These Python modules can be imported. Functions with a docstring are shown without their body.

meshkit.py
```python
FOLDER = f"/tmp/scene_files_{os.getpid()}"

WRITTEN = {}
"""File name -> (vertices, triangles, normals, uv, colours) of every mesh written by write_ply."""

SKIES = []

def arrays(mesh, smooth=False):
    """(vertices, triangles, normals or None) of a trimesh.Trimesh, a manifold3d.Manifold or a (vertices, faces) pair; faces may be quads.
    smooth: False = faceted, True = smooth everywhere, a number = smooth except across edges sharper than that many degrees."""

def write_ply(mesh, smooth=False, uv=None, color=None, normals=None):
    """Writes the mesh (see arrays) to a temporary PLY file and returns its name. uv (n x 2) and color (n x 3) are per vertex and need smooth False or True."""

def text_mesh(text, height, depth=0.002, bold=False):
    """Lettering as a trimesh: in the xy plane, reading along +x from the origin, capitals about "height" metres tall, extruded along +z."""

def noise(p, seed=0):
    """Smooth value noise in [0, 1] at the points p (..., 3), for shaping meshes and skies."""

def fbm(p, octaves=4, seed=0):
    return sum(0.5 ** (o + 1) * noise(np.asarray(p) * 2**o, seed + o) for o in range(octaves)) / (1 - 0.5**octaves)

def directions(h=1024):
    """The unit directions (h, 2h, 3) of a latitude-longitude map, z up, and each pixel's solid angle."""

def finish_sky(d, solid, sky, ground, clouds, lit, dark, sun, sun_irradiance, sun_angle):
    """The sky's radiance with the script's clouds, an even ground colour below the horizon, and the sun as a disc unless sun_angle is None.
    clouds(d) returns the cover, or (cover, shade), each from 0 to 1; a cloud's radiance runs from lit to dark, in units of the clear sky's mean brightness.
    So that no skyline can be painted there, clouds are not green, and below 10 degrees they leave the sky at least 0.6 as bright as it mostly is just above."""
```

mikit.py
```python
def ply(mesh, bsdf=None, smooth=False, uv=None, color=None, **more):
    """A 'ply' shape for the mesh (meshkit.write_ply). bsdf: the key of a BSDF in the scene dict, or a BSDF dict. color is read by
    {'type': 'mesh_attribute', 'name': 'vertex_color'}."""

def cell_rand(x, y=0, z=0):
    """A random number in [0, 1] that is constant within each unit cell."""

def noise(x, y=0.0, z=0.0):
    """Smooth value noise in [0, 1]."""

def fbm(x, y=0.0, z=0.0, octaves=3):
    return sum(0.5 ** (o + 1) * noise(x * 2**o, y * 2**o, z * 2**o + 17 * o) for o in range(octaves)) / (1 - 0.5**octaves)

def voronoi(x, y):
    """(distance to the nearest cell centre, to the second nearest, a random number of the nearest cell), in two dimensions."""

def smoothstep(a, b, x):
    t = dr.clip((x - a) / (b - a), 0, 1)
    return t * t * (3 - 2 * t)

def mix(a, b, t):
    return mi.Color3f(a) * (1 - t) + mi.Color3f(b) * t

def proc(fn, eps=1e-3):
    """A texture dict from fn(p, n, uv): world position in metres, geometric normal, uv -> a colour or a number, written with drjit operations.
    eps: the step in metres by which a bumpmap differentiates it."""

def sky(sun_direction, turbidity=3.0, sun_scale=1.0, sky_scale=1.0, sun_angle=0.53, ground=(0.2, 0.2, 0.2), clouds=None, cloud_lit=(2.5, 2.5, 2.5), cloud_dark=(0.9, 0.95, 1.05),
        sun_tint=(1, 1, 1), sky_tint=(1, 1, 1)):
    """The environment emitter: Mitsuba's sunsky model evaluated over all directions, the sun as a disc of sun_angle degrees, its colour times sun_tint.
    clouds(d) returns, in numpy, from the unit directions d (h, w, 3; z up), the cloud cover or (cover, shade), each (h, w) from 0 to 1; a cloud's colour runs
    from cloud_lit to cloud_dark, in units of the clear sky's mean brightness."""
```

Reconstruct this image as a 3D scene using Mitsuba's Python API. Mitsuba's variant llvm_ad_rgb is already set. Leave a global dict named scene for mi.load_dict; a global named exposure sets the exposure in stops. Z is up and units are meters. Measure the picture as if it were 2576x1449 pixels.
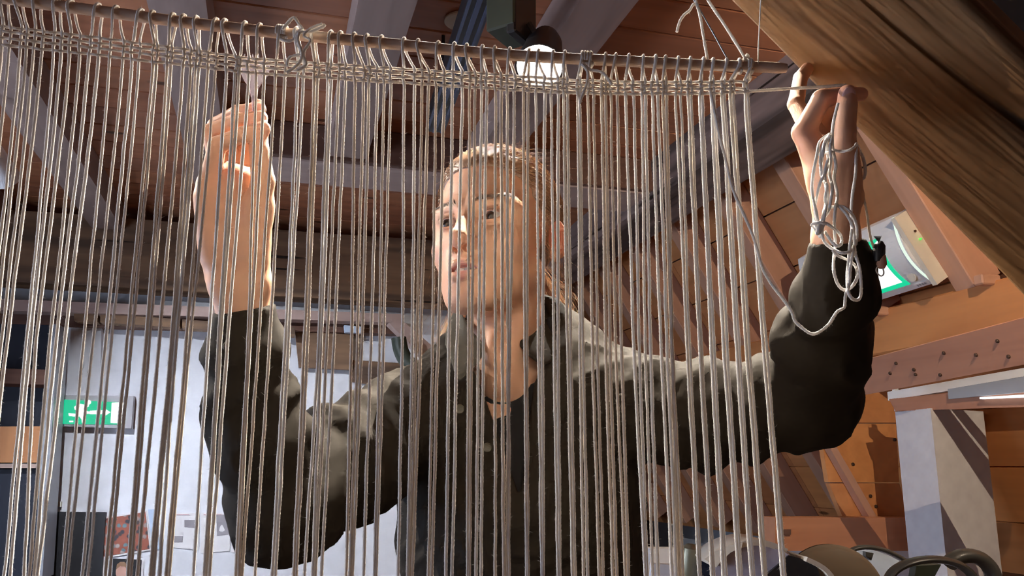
import math, numpy as np, trimesh, mitsuba as mi, mikit, meshkit, drjit as dr
from mikit import noise, fbm, smoothstep, mix, cell_rand, voronoi
T = mi.ScalarTransform4f
RNG = np.random.default_rng(7)
scene, labels = {}, {}
exposure = 0.1

# ------------------------------------------------------------------ camera (eye 1.40 m, tilted up 12 degrees)
CAM = np.array([0.0, 0.0, 1.40]); FPX = 2100.0; PIT = math.radians(12)
FWD = np.array([0, math.cos(PIT), math.sin(PIT)]); UP = np.array([0, -math.sin(PIT), math.cos(PIT)]); RT = np.array([1.0, 0, 0])
scene['camera'] = {'type': 'perspective', 'fov': 2 * math.degrees(math.atan(1288 / FPX)), 'fov_axis': 'x', 'near_clip': 0.02, 'far_clip': 60.0,
                   'to_world': T().look_at(CAM.tolist(), (CAM + FWD).tolist(), [0, 0, 1])}

def ray(px, py):
    return RT * ((px - 1288) / FPX) + UP * ((724.5 - py) / FPX) + FWD
def P(px, py, Y):
    d = ray(px, py); return CAM + d * (Y / d[1])

# the building stands turned by 16 degrees: u across, v along the joists, z up
AZ = math.radians(16); CU, SU = math.cos(AZ), math.sin(AZ)
EU = np.array([CU, SU, 0]); EV = np.array([-SU, CU, 0]); EZ = np.array([0, 0, 1.0])
def B(u, v, z):
    return EU * u + EV * v + np.array([0, 0, z])

# ------------------------------------------------------------------ lights
def rgb(*c): return {'type': 'rgb', 'value': list(c)}
def spot(key, pos, target, power, cut, color=(1, .86, .68), beam=None):
    scene[key] = {'type': 'spot', 'to_world': T().look_at(list(map(float, pos)), list(map(float, target)), [0.13, 0.2, 1]), 'intensity': rgb(*(power * np.array(color))),
                  'cutoff_angle': cut, 'beam_width': beam or cut * .55}
LAMP = P(1357, 166, 1.62)
LAMP_DIR = np.array([-.12, -.62, -.77]) / np.linalg.norm([-.12, -.62, -.77])
spot('spot_lamp_light', LAMP + LAMP_DIR * .02, [0.16, 0.98, 1.50], 3, 60, (1, .87, .70), 42)
spot('overhead_spot_light', [.07, 1.29, 2.60], [.17, 1.02, 1.6], 44, 36, (1, .87, .70), 24)
WHITE_SPOT, WS_AIM = P(0, 425, 2.9), B(.05, 5.45, .75)
WS_DIR = (WS_AIM - WHITE_SPOT) / np.linalg.norm(WS_AIM - WHITE_SPOT)
spot('white_spot_light', WHITE_SPOT + WS_DIR * .08, WS_AIM, 25, 40, (.84, .90, 1.0), 18)
spot('left_spot_light', [-1.85, 1.65, 2.62], [-.1, .85, 1.72], 20, 31, (1, .90, .78), 18)
spot('rim_spot_light', [.33, 1.75, 2.62], [.22, .80, 1.62], 16, 30, (1, .90, .76), 22)
spot('right_spot_light', [1.25, 1.25, 2.6], [2.05, 3.1, 1.9], 9, 60, (1, .80, .58), 40)
'''windows with daylight: rectangles in the left wall, plus an added fill pane behind the photographer'''
WINDOWS = [(B(-2.58, 2.45, 1.25), EU, EV, 1.3, 1.3, (8.5, 10, 13)), (B(-.55, -1.68, 1.45), EV, EU, 1.2, 1.0, (.15, .15, .18)), (B(-2.58, .75, 1.05), EU, EV, 1.0, 1.3, (3.4, 4.2, 5.8))]  # second entry, behind the camera, is added as fill light

# ------------------------------------------------------------------ helpers
def add(key, mesh, mat, smooth=False, **k):
    n, i = key, 1
    while n in scene:
        n = f'{key}_{i:03d}'; i += 1
    scene[n] = mikit.ply(mesh, mat, smooth=smooth, **k)
    return n
def newkey(key):
    n, i = key, 1
    while n in labels or n in scene:
        n = f'{key}_{i:03d}'; i += 1
    return n
def tag(key, label=None, cat=None, group=None, kind=None):
    d = {}
    if label: d['label'] = label
    if cat: d['category'] = cat
    if group: d['group'] = group
    if kind: d['kind'] = kind
    labels[key] = d
    return key
def cat(*m): return trimesh.util.concatenate([x for x in m])
HEXF = np.array([[0, 3, 2, 1], [4, 5, 6, 7], [0, 1, 5, 4], [1, 2, 6, 5], [2, 3, 7, 6], [3, 0, 4, 7]])
def hexa(c8):
    f = np.vstack([HEXF[:, [0, 1, 2]], HEXF[:, [0, 2, 3]]])
    m = trimesh.Trimesh(np.asarray(c8, float), f, process=False)
    if m.volume < 0: m.invert()
    return m
def obox(c, ax, ay, az, hx, hy, hz):
    c, ax, ay, az = map(np.asarray, (c, ax, ay, az))
    return hexa([c + sx * hx * ax + sy * hy * ay + sz * hz * az for sz in (-1, 1) for sx, sy in ((-1, -1), (1, -1), (1, 1), (-1, 1))])
def bbox(u0, u1, v0, v1, z0, z1, ch=0.0):
    if ch <= 0:
        return hexa([B(u, v, z) for z in (z0, z1) for u, v in ((u0, v0), (u1, v0), (u1, v1), (u0, v1))])
    return chamfer_box(B((u0 + u1) / 2, (v0 + v1) / 2, (z0 + z1) / 2), EU, EV, EZ, (u1 - u0) / 2, (v1 - v0) / 2, (z1 - z0) / 2, ch)
def chamfer_box(c, ax, ay, az, hx, hy, hz, ch):
    pts = []
    for sx in (-1, 1):
        for sy in (-1, 1):
            for sz in (-1, 1):
                for k in range(3):
                    h = [hx, hy, hz]
                    for j in range(3):
                        if j != k: h[j] -= ch
                    pts.append(np.asarray(c) + sx * h[0] * np.asarray(ax) + sy * h[1] * np.asarray(ay) + sz * h[2] * np.asarray(az))
    return trimesh.convex.convex_hull(np.array(pts))
def quadbox(pxs, plane_pt, plane_n, th):
    """a slab whose front face is the quadrilateral where the rays through four picture points meet a plane of the building; th goes away from the eye"""
    n = np.asarray(plane_n, float); n = n / np.linalg.norm(n)
    q = [CAM + ray(*p) * ((np.asarray(plane_pt) - CAM) @ n / (ray(*p) @ n)) for p in pxs]
    if n @ (np.mean(q, 0) - CAM) < 0: n = -n
    return hexa(q + [x + n * th for x in q])
def meet(p, plane_pt, plane_n):
    n = np.asarray(plane_n, float); d = ray(*p)
    return CAM + d * ((np.asarray(plane_pt) - CAM) @ n / (d @ n))
def resample(pts, step):
    pts = np.asarray(pts, float)
    if len(pts) > 2:
        from scipy.interpolate import CubicSpline
        t = np.concatenate([[0], np.cumsum(np.sqrt(np.linalg.norm(np.diff(pts[:, :3], axis=0), axis=1)) + 1e-9)])
        cs = CubicSpline(t, pts, bc_type='natural')
        fine = cs(np.linspace(0, t[-1], 40 * len(pts)))
    else:
        fine = pts
    s = np.concatenate([[0], np.cumsum(np.linalg.norm(np.diff(fine[:, :3], axis=0), axis=1))])
    n = max(2, int(s[-1] / step) + 1)
    x = np.linspace(0, s[-1], n)
    return np.stack([np.interp(x, s, fine[:, k]) for k in range(fine.shape[1])], 1)
def frames(p):
    t = np.gradient(p, axis=0); t /= np.linalg.norm(t, axis=1, keepdims=True) + 1e-12
    a = np.zeros_like(p)
    ref = np.array([0, 1.0, 0.02]) if abs(t[0, 1]) < .9 else np.array([1.0, 0, 0.02])
    a0 = ref - t[0] * (ref @ t[0]); a[0] = a0 / np.linalg.norm(a0)
    for i in range(1, len(p)):
        v = a[i - 1] - t[i] * (a[i - 1] @ t[i]); a[i] = v / (np.linalg.norm(v) + 1e-12)
    return t, a, np.cross(t, a)
def tube(p, r, sides=8, twist=None, depth=.16, caps=True, flat=None):
    p = np.asarray(p, float); n = len(p); r = np.broadcast_to(np.asarray(r, float), (n,))
    t, a, b = frames(p)
    th = np.arange(sides) * 2 * np.pi / sides
    rr = r[:, None] * np.ones(sides)
    if twist:
        s = np.concatenate([[0], np.cumsum(np.linalg.norm(np.diff(p, axis=0), axis=1))])
        rr = rr * (1 + depth * np.cos(2 * (th[None] - s[:, None] * 2 * np.pi / twist)))
    fa, fb = (1, 1) if flat is None else flat
    v = p[:, None] + rr[..., None] * (fa * np.cos(th)[None, :, None] * a[:, None] + fb * np.sin(th)[None, :, None] * b[:, None])
    i, j = np.meshgrid(np.arange(n - 1), np.arange(sides), indexing='ij')
    q = np.stack([i * sides + j, i * sides + (j + 1) % sides, (i + 1) * sides + (j + 1) % sides, (i + 1) * sides + j], -1).reshape(-1, 4)
    f = [q[:, [0, 1, 2]], q[:, [0, 2, 3]]]
    v = v.reshape(-1, 3)
    if caps:
        v = np.vstack([v, p[0], p[-1]]); k = np.arange(sides)
        f += [np.stack([(k + 1) % sides, k, k * 0 + n * sides], 1), np.stack([k + (n - 1) * sides, (k + 1) % sides + (n - 1) * sides, k * 0 + n * sides + 1], 1)]
    return trimesh.Trimesh(v, np.vstack(f), process=False)
def lathe(c, axis, prof, sides=40):
    """prof: (distance along axis, radius)"""
    axis = np.asarray(axis, float) / np.linalg.norm(axis)
    p = np.array([np.asarray(c) + axis * s for s, _ in prof]); r = np.array([x[1] for x in prof])
    ref = np.array([0, 0, 1.0]) if abs(axis[2]) < .9 else np.array([1.0, 0, 0])
    a = np.cross(axis, ref); a /= np.linalg.norm(a); b = np.cross(axis, a); th = np.arange(sides) * 2 * np.pi / sides
    v = (p[:, None] + r[:, None, None] * (np.cos(th)[None, :, None] * a + np.sin(th)[None, :, None] * b)).reshape(-1, 3)
    n = len(p); i, j = np.meshgrid(np.arange(n - 1), np.arange(sides), indexing='ij')
    q = np.stack([i * sides + j, i * sides + (j + 1) % sides, (i + 1) * sides + (j + 1) % sides, (i + 1) * sides + j], -1).reshape(-1, 4)
    v = np.vstack([v, p[0], p[-1]]); k = np.arange(sides)
    f = np.vstack([q[:, [0, 1, 2]], q[:, [0, 2, 3]], np.stack([(k + 1) % sides, k, k * 0 + n * sides], 1), np.stack([k + (n - 1) * sides, (k + 1) % sides + (n - 1) * sides, k * 0 + n * sides + 1], 1)])
    m = trimesh.Trimesh(v, f, process=False)
    if m.volume < 0: m.invert()
    return m
def rough_box(c, ax, ay, az, hx, hy, hz, step, amp, ch, seed=0, freq=9.0):
    """a hewn timber: fine box, rounded edges, wavy faces; ax is its long direction"""
    nx, ny, nz = (max(2, int(2 * h / s)) for h, s in ((hx, step * 2.5), (hy, step), (hz, step)))
    m = trimesh.creation.box((2, 2, 2))
    vs, fs, off = [], [], 0
    for k, s in ((0, -1), (0, 1), (1, -1), (1, 1), (2, -1), (2, 1)):
        dims = [nx, ny, nz]; o = [j for j in range(3) if j != k]
        g1, g2 = np.linspace(-1, 1, dims[o[0]] + 1), np.linspace(-1, 1, dims[o[1]] + 1)
        a, b = np.meshgrid(g1, g2, indexing='ij'); v = np.zeros((a.size, 3)); v[:, o[0]] = a.ravel(); v[:, o[1]] = b.ravel(); v[:, k] = s
        i, j = np.meshgrid(np.arange(dims[o[0]]), np.arange(dims[o[1]]), indexing='ij'); w = dims[o[1]] + 1
        q = np.stack([i * w + j, (i + 1) * w + j, (i + 1) * w + j + 1, i * w + j + 1], -1).reshape(-1, 4)
        if (s > 0) == (k == 1): q = q[:, ::-1]
        vs.append(v); fs.append(q + off); off += len(v)
    v, q = np.vstack(vs), np.vstack(fs)
    m = trimesh.Trimesh(v, np.vstack([q[:, [0, 1, 2]], q[:, [0, 2, 3]]]), process=False); m.merge_vertices(digits_vertex=6)
    v = m.vertices * np.array([hx, hy, hz])
    h = np.array([hx, hy, hz]); inn = np.clip(v, -(h - ch), h - ch); d = v - inn; L = np.linalg.norm(d, axis=1, keepdims=True)
    v = inn + d / np.maximum(L, 1e-9) * np.minimum(L, ch)
    w = v * np.array([1.6, freq, freq]) + seed * 13.7
    nrm = d / np.maximum(L, 1e-9)
    v = v + nrm * (amp * (2 * meshkit.fbm(w, 3, seed) - 1))[:, None]
    v = np.asarray(c) + v[:, :1] * np.asarray(ax) + v[:, 1:2] * np.asarray(ay) + v[:, 2:] * np.asarray(az)
    m = trimesh.Trimesh(v, m.faces, process=False)
    if m.volume < 0: m.invert()
    return m
def ext(pts2, c, ax, ay, az, th):
    """polygon (in metres along ax, ay) pushed th along az"""
    from shapely.geometry import Polygon
    poly = pts2 if hasattr(pts2, 'area') else Polygon(pts2)
    if not poly.is_valid: poly = poly.buffer(0)
    m = cat(*[trimesh.creation.extrude_polygon(g, th, engine='earcut') for g in getattr(poly, 'geoms', [poly])])
    v = m.vertices
    m = trimesh.Trimesh(np.asarray(c) + v[:, :1] * ax + v[:, 1:2] * ay + v[:, 2:] * az, m.faces, process=False)
    if m.volume < 0: m.invert()
    return m
def polybox(pxs, plane_pt, plane_n, th):
    n = np.asarray(plane_n, float) / np.linalg.norm(plane_n)
    q = np.array([meet(p, plane_pt, n) for p in pxs])
    if n @ (q.mean(0) - CAM) < 0: n = -n
    ref = EZ if abs(n[2]) < .9 else EU
    ax = np.cross(ref, n); ax /= np.linalg.norm(ax); ay = np.cross(n, ax)
    o = q[0]
    return ext(np.stack([(q - o) @ ax, (q - o) @ ay], 1), o, ax, ay, n, th)

# ---- signed distance modelling, turned into a mesh by surface nets
def polygonize(fn, lo, hi, h):
    lo, hi = np.asarray(lo, float), np.asarray(hi, float)
    S = 8
    nb = np.ceil((hi - lo) / (h * S)).astype(int)
    n = nb * S + 1
    D = np.empty(n, np.float32)
    bi = np.stack(np.meshgrid(*[np.arange(k) for k in nb], indexing='ij'), -1).reshape(-1, 3)
    bc = lo + (bi + .5) * S * h
    bd = fn(bc)
    sgn = np.where(bd < 0, -1, 1).reshape(nb)
    D[:] = 1
    D[:-1, :-1, :-1] = np.repeat(np.repeat(np.repeat(sgn, S, 0), S, 1), S, 2)
    act = bi[np.abs(bd) < S * h * 1.25]
    g = np.stack(np.meshgrid(*[np.arange(S + 1)] * 3, indexing='ij'), -1).reshape(-1, 3)
    for k in range(0, len(act), 700):
        idx = (act[k:k + 700, None] * S + g[None]).reshape(-1, 3)
        D[idx[:, 0], idx[:, 1], idx[:, 2]] = fn(lo + idx * h)
    ins = D < 0
    m = np.array(D.shape) - 1
    acc = np.zeros((*m, 3), np.float32); cnt = np.zeros(m, np.int16)
    quads = []
    cid = -np.ones(m, np.int64)
    edges = []
    for ax in range(3):
        sl0 = [slice(None)] * 3; sl1 = [slice(None)] * 3
        sl0[ax] = slice(0, -1); sl1[ax] = slice(1, None)
        ch = ins[tuple(sl0)] != ins[tuple(sl1)]
        e = np.argwhere(ch)
        o = [j for j in range(3) if j != ax]
        e = e[(e[:, o[0]] > 0) & (e[:, o[1]] > 0) & (e[:, o[0]] < m[o[0]]) & (e[:, o[1]] < m[o[1]])]
        d0 = D[e[:, 0], e[:, 1], e[:, 2]]
        e1 = e.copy(); e1[:, ax] += 1
        d1 = D[e1[:, 0], e1[:, 1], e1[:, 2]]
        t = d0 / (d0 - d1)
        pt = e.astype(np.float32); pt[:, ax] += t
        cells = []
        for da, db in ((-1, -1), (0, -1), (0, 0), (-1, 0)):
            c = e.copy(); c[:, o[0]] += da; c[:, o[1]] += db
            np.add.at(acc, (c[:, 0], c[:, 1], c[:, 2]), pt); np.add.at(cnt, (c[:, 0], c[:, 1], c[:, 2]), 1)
            cells.append(c)
        edges.append((ax, d0 < 0, cells))
    used = np.argwhere(cnt > 0)
    cid[used[:, 0], used[:, 1], used[:, 2]] = np.arange(len(used))
    v = lo + acc[used[:, 0], used[:, 1], used[:, 2]] / cnt[used[:, 0], used[:, 1], used[:, 2]][:, None] * h
    for ax, neg, cells in edges:
        q = np.stack([cid[c[:, 0], c[:, 1], c[:, 2]] for c in cells], 1)
        flip = neg if ax != 1 else ~neg
        q[~flip] = q[~flip][:, ::-1]
        quads.append(q)
    q = np.vstack(quads)
    mesh = trimesh.Trimesh(v, np.vstack([q[:, [0, 1, 2]], q[:, [0, 2, 3]]]), process=False)
    if mesh.volume < 0: mesh.invert()
    return mesh
def smin(a, b, k):
    h = np.clip(.5 + .5 * (b - a) / k, 0, 1)
    return b + (a - b) * h - k * h * (1 - h)
def smax(a, b, k): return -smin(-a, -b, k)
def cone(p, a, b, ra, rb):
    a, b = np.asarray(a, float), np.asarray(b, float)
    ab = b - a
    t = np.clip((p - a) @ ab / (ab @ ab), 0, 1)
    return np.linalg.norm(p - a - t[:, None] * ab, axis=1) - (ra + (rb - ra) * t)
def ell(p, c, r, M=None):
    q = p - np.asarray(c)
    if M is not None: q = q @ M.T
    r = np.asarray(r, float)
    k0 = np.linalg.norm(q / r, axis=1); k1 = np.linalg.norm(q / r ** 2, axis=1)
    return k0 * (k0 - 1) / np.maximum(k1, 1e-9)
def chain(p, pts, k):
    """pts: list of (point, radius)"""
    d = None
    for (a, ra), (b, rb) in zip(pts[:-1], pts[1:]):
        e = cone(p, a, b, ra, rb)
        d = e if d is None else smin(d, e, k)
    return d

# ------------------------------------------------------------------ materials
def UV(p): return p.x * CU + p.y * SU, -p.x * SU + p.y * CU
def wood(key, c1, c2, along, rough=.6, grain=1.0, knots=0.0, dark=None, bump=None, spec=.3):
    """along: 'u', 'v', 'z' or a unit vector in the world"""
    if isinstance(along, str): along = {'u': EU, 'v': EV, 'z': EZ}[along]
    a = np.asarray(along, float); r = EZ if abs(a[2]) < .8 else EU
    b = np.cross(a, r); b /= np.linalg.norm(b); c = np.cross(a, b)
    def co(p):
        return [p.x * float(k[0]) + p.y * float(k[1]) + p.z * float(k[2]) for k in (a, b, c)]
    def fn(p, n, uv):
        s, x, y = co(p)
        w = fbm(s * 1.3 + 3, x * 6, y * 6, 2)
        g = fbm(s * 2.2, x * 70 * grain + w * 5, y * 70 * grain, 3)
        band = .5 + .5 * dr.sin((x + y * .6) * 55 * grain + w * 16)
        col = mix(c1, c2, dr.clip(.55 * g + .3 * band + .35 * (w - .4), 0, 1))
        if knots:
            f, _, which = voronoi(s * 1.7, (x + y) * 5.0)
            col = mix(col, mi.Color3f(c2) * .35, dr.select(which < knots, smoothstep(.11, .05, f), 0.0))
        if dark is not None:
            k = fbm(s * .9 + 5, x * 9, y * 9, 3)
            col = mix(col, dark, smoothstep(.5, .68, k) * .85)
            crack = noise(s * 1.1 + 9, x * 38 + w * 4, y * 38)
            col = mix(col, mi.Color3f(.02, .012, .008), smoothstep(.86, .94, crack))
        return col
    m = {'type': 'principled', 'base_color': mikit.proc(fn), 'roughness': rough, 'specular': spec}
    if bump:
        def bf(p, n, uv):
            s, x, y = co(p)
            w = fbm(s * 1.3 + 3, x * 6, y * 6, 2)
            return fbm(s * 4, x * 90 + w * 5, y * 90, 3) - smoothstep(.84, .95, noise(s * 1.1 + 9, x * 38 + w * 4, y * 38)) * 1.5
        m = {'type': 'bumpmap', 'arbitrary': mikit.proc(bf, eps=.001), 'scale': bump, 'bsdf': m}
    scene[key] = {'type': 'twosided', 'bsdf': m}
def plain(key, c, rough=.5, metallic=0.0, spec=.4, **k):
    scene[key] = {'type': 'twosided', 'bsdf': {'type': 'principled', 'base_color': rgb(*c), 'roughness': rough, 'metallic': metallic, 'specular': spec, **k}}
def speckle(key, c1, c2, f=30.0, rough=.8, spec=.2):
    def fn(p, n, uv): return mix(c1, c2, fbm(p.x * f, p.y * f, p.z * f, 3))
    scene[key] = {'type': 'twosided', 'bsdf': {'type': 'principled', 'base_color': mikit.proc(fn), 'roughness': rough, 'specular': spec}}
for i, (a, b) in enumerate((((.47, .185, .09), (.30, .105, .048)), ((.43, .175, .092), (.28, .105, .052)), ((.50, .205, .10), (.34, .13, .058)))):
    wood(f'plank_wood_{i}', a, b, 'u', .55, .8, knots=.16)
wood('joist_wood', (.36, .26, .225), (.24, .17, .145), 'v', .7, .6, knots=.08)
wood('tie_wood', (.30, .18, .10), (.15, .085, .05), 'u', .7, .6, dark=(.08, .05, .035))
wood('strip_wood', (.50, .37, .32), (.40, .28, .24), 'u', .6, .7)
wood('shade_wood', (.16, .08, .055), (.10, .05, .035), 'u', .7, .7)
RB = EU * -math.cos(math.radians(58)) + EZ * math.sin(math.radians(58))       # up the roof slope
RN = -(EU * math.sin(math.radians(58)) + EZ * math.cos(math.radians(58)))      # from the slope into the room
for i, (a, b) in enumerate((((.72, .33, .12), (.55, .22, .075)), ((.66, .30, .12), (.50, .20, .07)), ((.60, .26, .105), (.45, .175, .065)))):
    wood(f'sheath_wood_{i}', a, b, 'v', .5, .6, knots=.14)
wood('rafter_wood', (.55, .31, .21), (.42, .22, .14), RB, .6, .7, knots=.1)
wood('purlin_wood', (.62, .27, .10), (.45, .175, .065), 'v', .5, .6, knots=.06)
wood('soffit_wood', (.48, .23, .14), (.33, .14, .085), 'v', .55, .7)
wood('plate_wood', (.55, .25, .13), (.42, .17, .085), 'u', .5, .7)
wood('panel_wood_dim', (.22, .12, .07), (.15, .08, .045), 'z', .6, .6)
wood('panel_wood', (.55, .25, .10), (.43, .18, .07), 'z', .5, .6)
BD = EU * .70 - EZ * .714; BD /= np.linalg.norm(BD)
def old_wood(p, n, uv):
    b_ = np.cross(BD, [0, 1, 0]); b_ /= np.linalg.norm(b_)
    a = p.x * float(BD[0]) + p.y * float(BD[1]) + p.z * float(BD[2]); x = p.x * float(b_[0]) + p.z * float(b_[2]); y = p.y
    w = fbm(a * 2.2, x * 9, y * 9, 3)
    g = fbm(a * 5, x * 120 + w * 8, y * 60, 3)
    s1 = fbm(a * 1.6 + 7, x * 26 + w * 3, y * 14, 3)
    c = mix((.20, .10, .036), (.32, .175, .072), dr.clip(g * 1.5 - .25, 0, 1))
    c = mix(c, (.085, .042, .016), smoothstep(.46, .64, s1))
    c = mix(c, (.16, .12, .08), smoothstep(.55, .75, fbm(a * 3 + 40, x * 16, y * 9, 2)) * .6)
    c = mix(c, (.012, .007, .004), smoothstep(.80, .86, noise(a * 1.3 + 3, x * 42 + w * 5, y * 20)))
    return c
def old_bump(p, n, uv):
    b_ = np.cross(BD, [0, 1, 0]); b_ /= np.linalg.norm(b_)
    a = p.x * float(BD[0]) + p.y * float(BD[1]) + p.z * float(BD[2]); x = p.x * float(b_[0]) + p.z * float(b_[2]); y = p.y
    w = fbm(a * 2.2, x * 9, y * 9, 3)
    return fbm(a * 5, x * 120 + w * 8, y * 60, 3) + fbm(a * 1.6 + 7, x * 26 + w * 3, y * 14, 2) - 2.0 * smoothstep(.78, .86, noise(a * 1.3 + 3, x * 42 + w * 5, y * 20))
scene['old_wood'] = {'type': 'twosided', 'bsdf': {'type': 'bumpmap', 'arbitrary': mikit.proc(old_bump), 'scale': .004, 'bsdf': {'type': 'principled', 'base_color': mikit.proc(old_wood), 'roughness': .65, 'specular': .3}}}
wood('ridge_wood', (.26, .19, .17), (.15, .105, .095), 'v', .75, .5, dark=(.06, .045, .04), bump=.003)
wood('dowel_wood', (.60, .44, .33), (.46, .32, .24), RT, .6, 2.5, spec=.2)
speckle('plaster', (.80, .81, .84), (.72, .73, .77), 14)
speckle('column_plaster', (.78, .76, .77), (.66, .63, .65), 25)
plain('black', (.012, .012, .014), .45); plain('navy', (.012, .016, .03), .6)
plain('track_blue', (.05, .065, .12), .4, 0, .5); plain('gear_green', (.035, .045, .032), .5)
plain('white_paint', (.80, .80, .80), .4); plain('grey_paint', (.32, .34, .38), .35); plain('cream', (.72, .66, .55), .5)
plain('paper', (.80, .78, .78), .8); plain('nail', (.05, .025, .015), .6); plain('metal', (.5, .5, .5), .3, .9)
speckle('floor_wood', (.10, .06, .035), (.07, .042, .025), 8)

# ------------------------------------------------------------------ setting: floor, walls, windows, ceiling
def struct(key, mesh, mat, **k):
    n = add(key, mesh, mat, **k); tag(n, kind='structure'); return n
tag(struct('floor', bbox(-2.7, 4.2, -1.8, 8.9, -.1, 0), 'floor_wood'), 'brown wooden floor of the attic room', kind='structure')
V5 = 5.5
FAR = B(0, V5, 0)
tag(struct('wall_far', bbox(-2.7, 1.3, V5, V5 + .15, 0, 3.0), 'plaster'), 'white plastered wall at the far end of the attic', kind='structure')
struct('wall_far__pilaster', quadbox([(150, 790), (256, 800), (251, 1010), (140, 1010)], FAR - EV * .06, EV, .059), 'plaster')
tag(struct('wall_gable', bbox(1.3, 4.2, 8.8, 8.9, 0, 3.2), 'shade_wood'), 'dark gable wall at the far end of the roof space', kind='structure')
tag(struct('wall_side', bbox(1.2, 1.3, V5 + .15, 8.8, 0, 3.0), 'shade_wood'), kind='structure')
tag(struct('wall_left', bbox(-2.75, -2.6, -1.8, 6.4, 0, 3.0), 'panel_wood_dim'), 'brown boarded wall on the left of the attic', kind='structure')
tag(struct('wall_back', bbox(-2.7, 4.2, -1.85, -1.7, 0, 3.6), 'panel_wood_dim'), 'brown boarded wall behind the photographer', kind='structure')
tag(struct('wall_right', bbox(4.15, 4.25, -1.8, 8.8, 0, 2.2), 'plaster'), 'low white wall under the eaves on the right', kind='structure')
for i, (c, ax, up_, w, h, e) in enumerate(WINDOWS):
    ax = EU if i == 1 else EV
    inw = EV if i == 1 else EU
    k = f'window_{i + 1}'
    fr = cat(*[obox(c + s * (w / 2) * ax, ax, EZ, inw, .03, h / 2 + .03, .03) for s in (-1, 0, 1)], *[obox(c + s * (h / 2) * EZ, ax, EZ, inw, w / 2 + .03, .03, .03) for s in (-1, 1)])
    add(k + '__frame', fr, 'white_paint')
    q = [c - inw * .005 + sx * w / 2 * ax + sz * h / 2 * EZ for sx, sz in ((-1, -1), (1, -1), (1, 1), (-1, 1))]
    m = trimesh.Trimesh(np.array(q), [[0, 1, 2], [0, 2, 3]], process=False)
    if m.face_normals[0] @ inw < 0: m.invert()
    scene[k + '__pane'] = mikit.ply(m, None, emitter={'type': 'area', 'radiance': rgb(*e)})
    tag(k, ('daylit window in the left wall', 'added glowing fill pane behind the photographer', 'second daylit window in the left wall nearer the photographer')[i], kind='structure')

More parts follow.
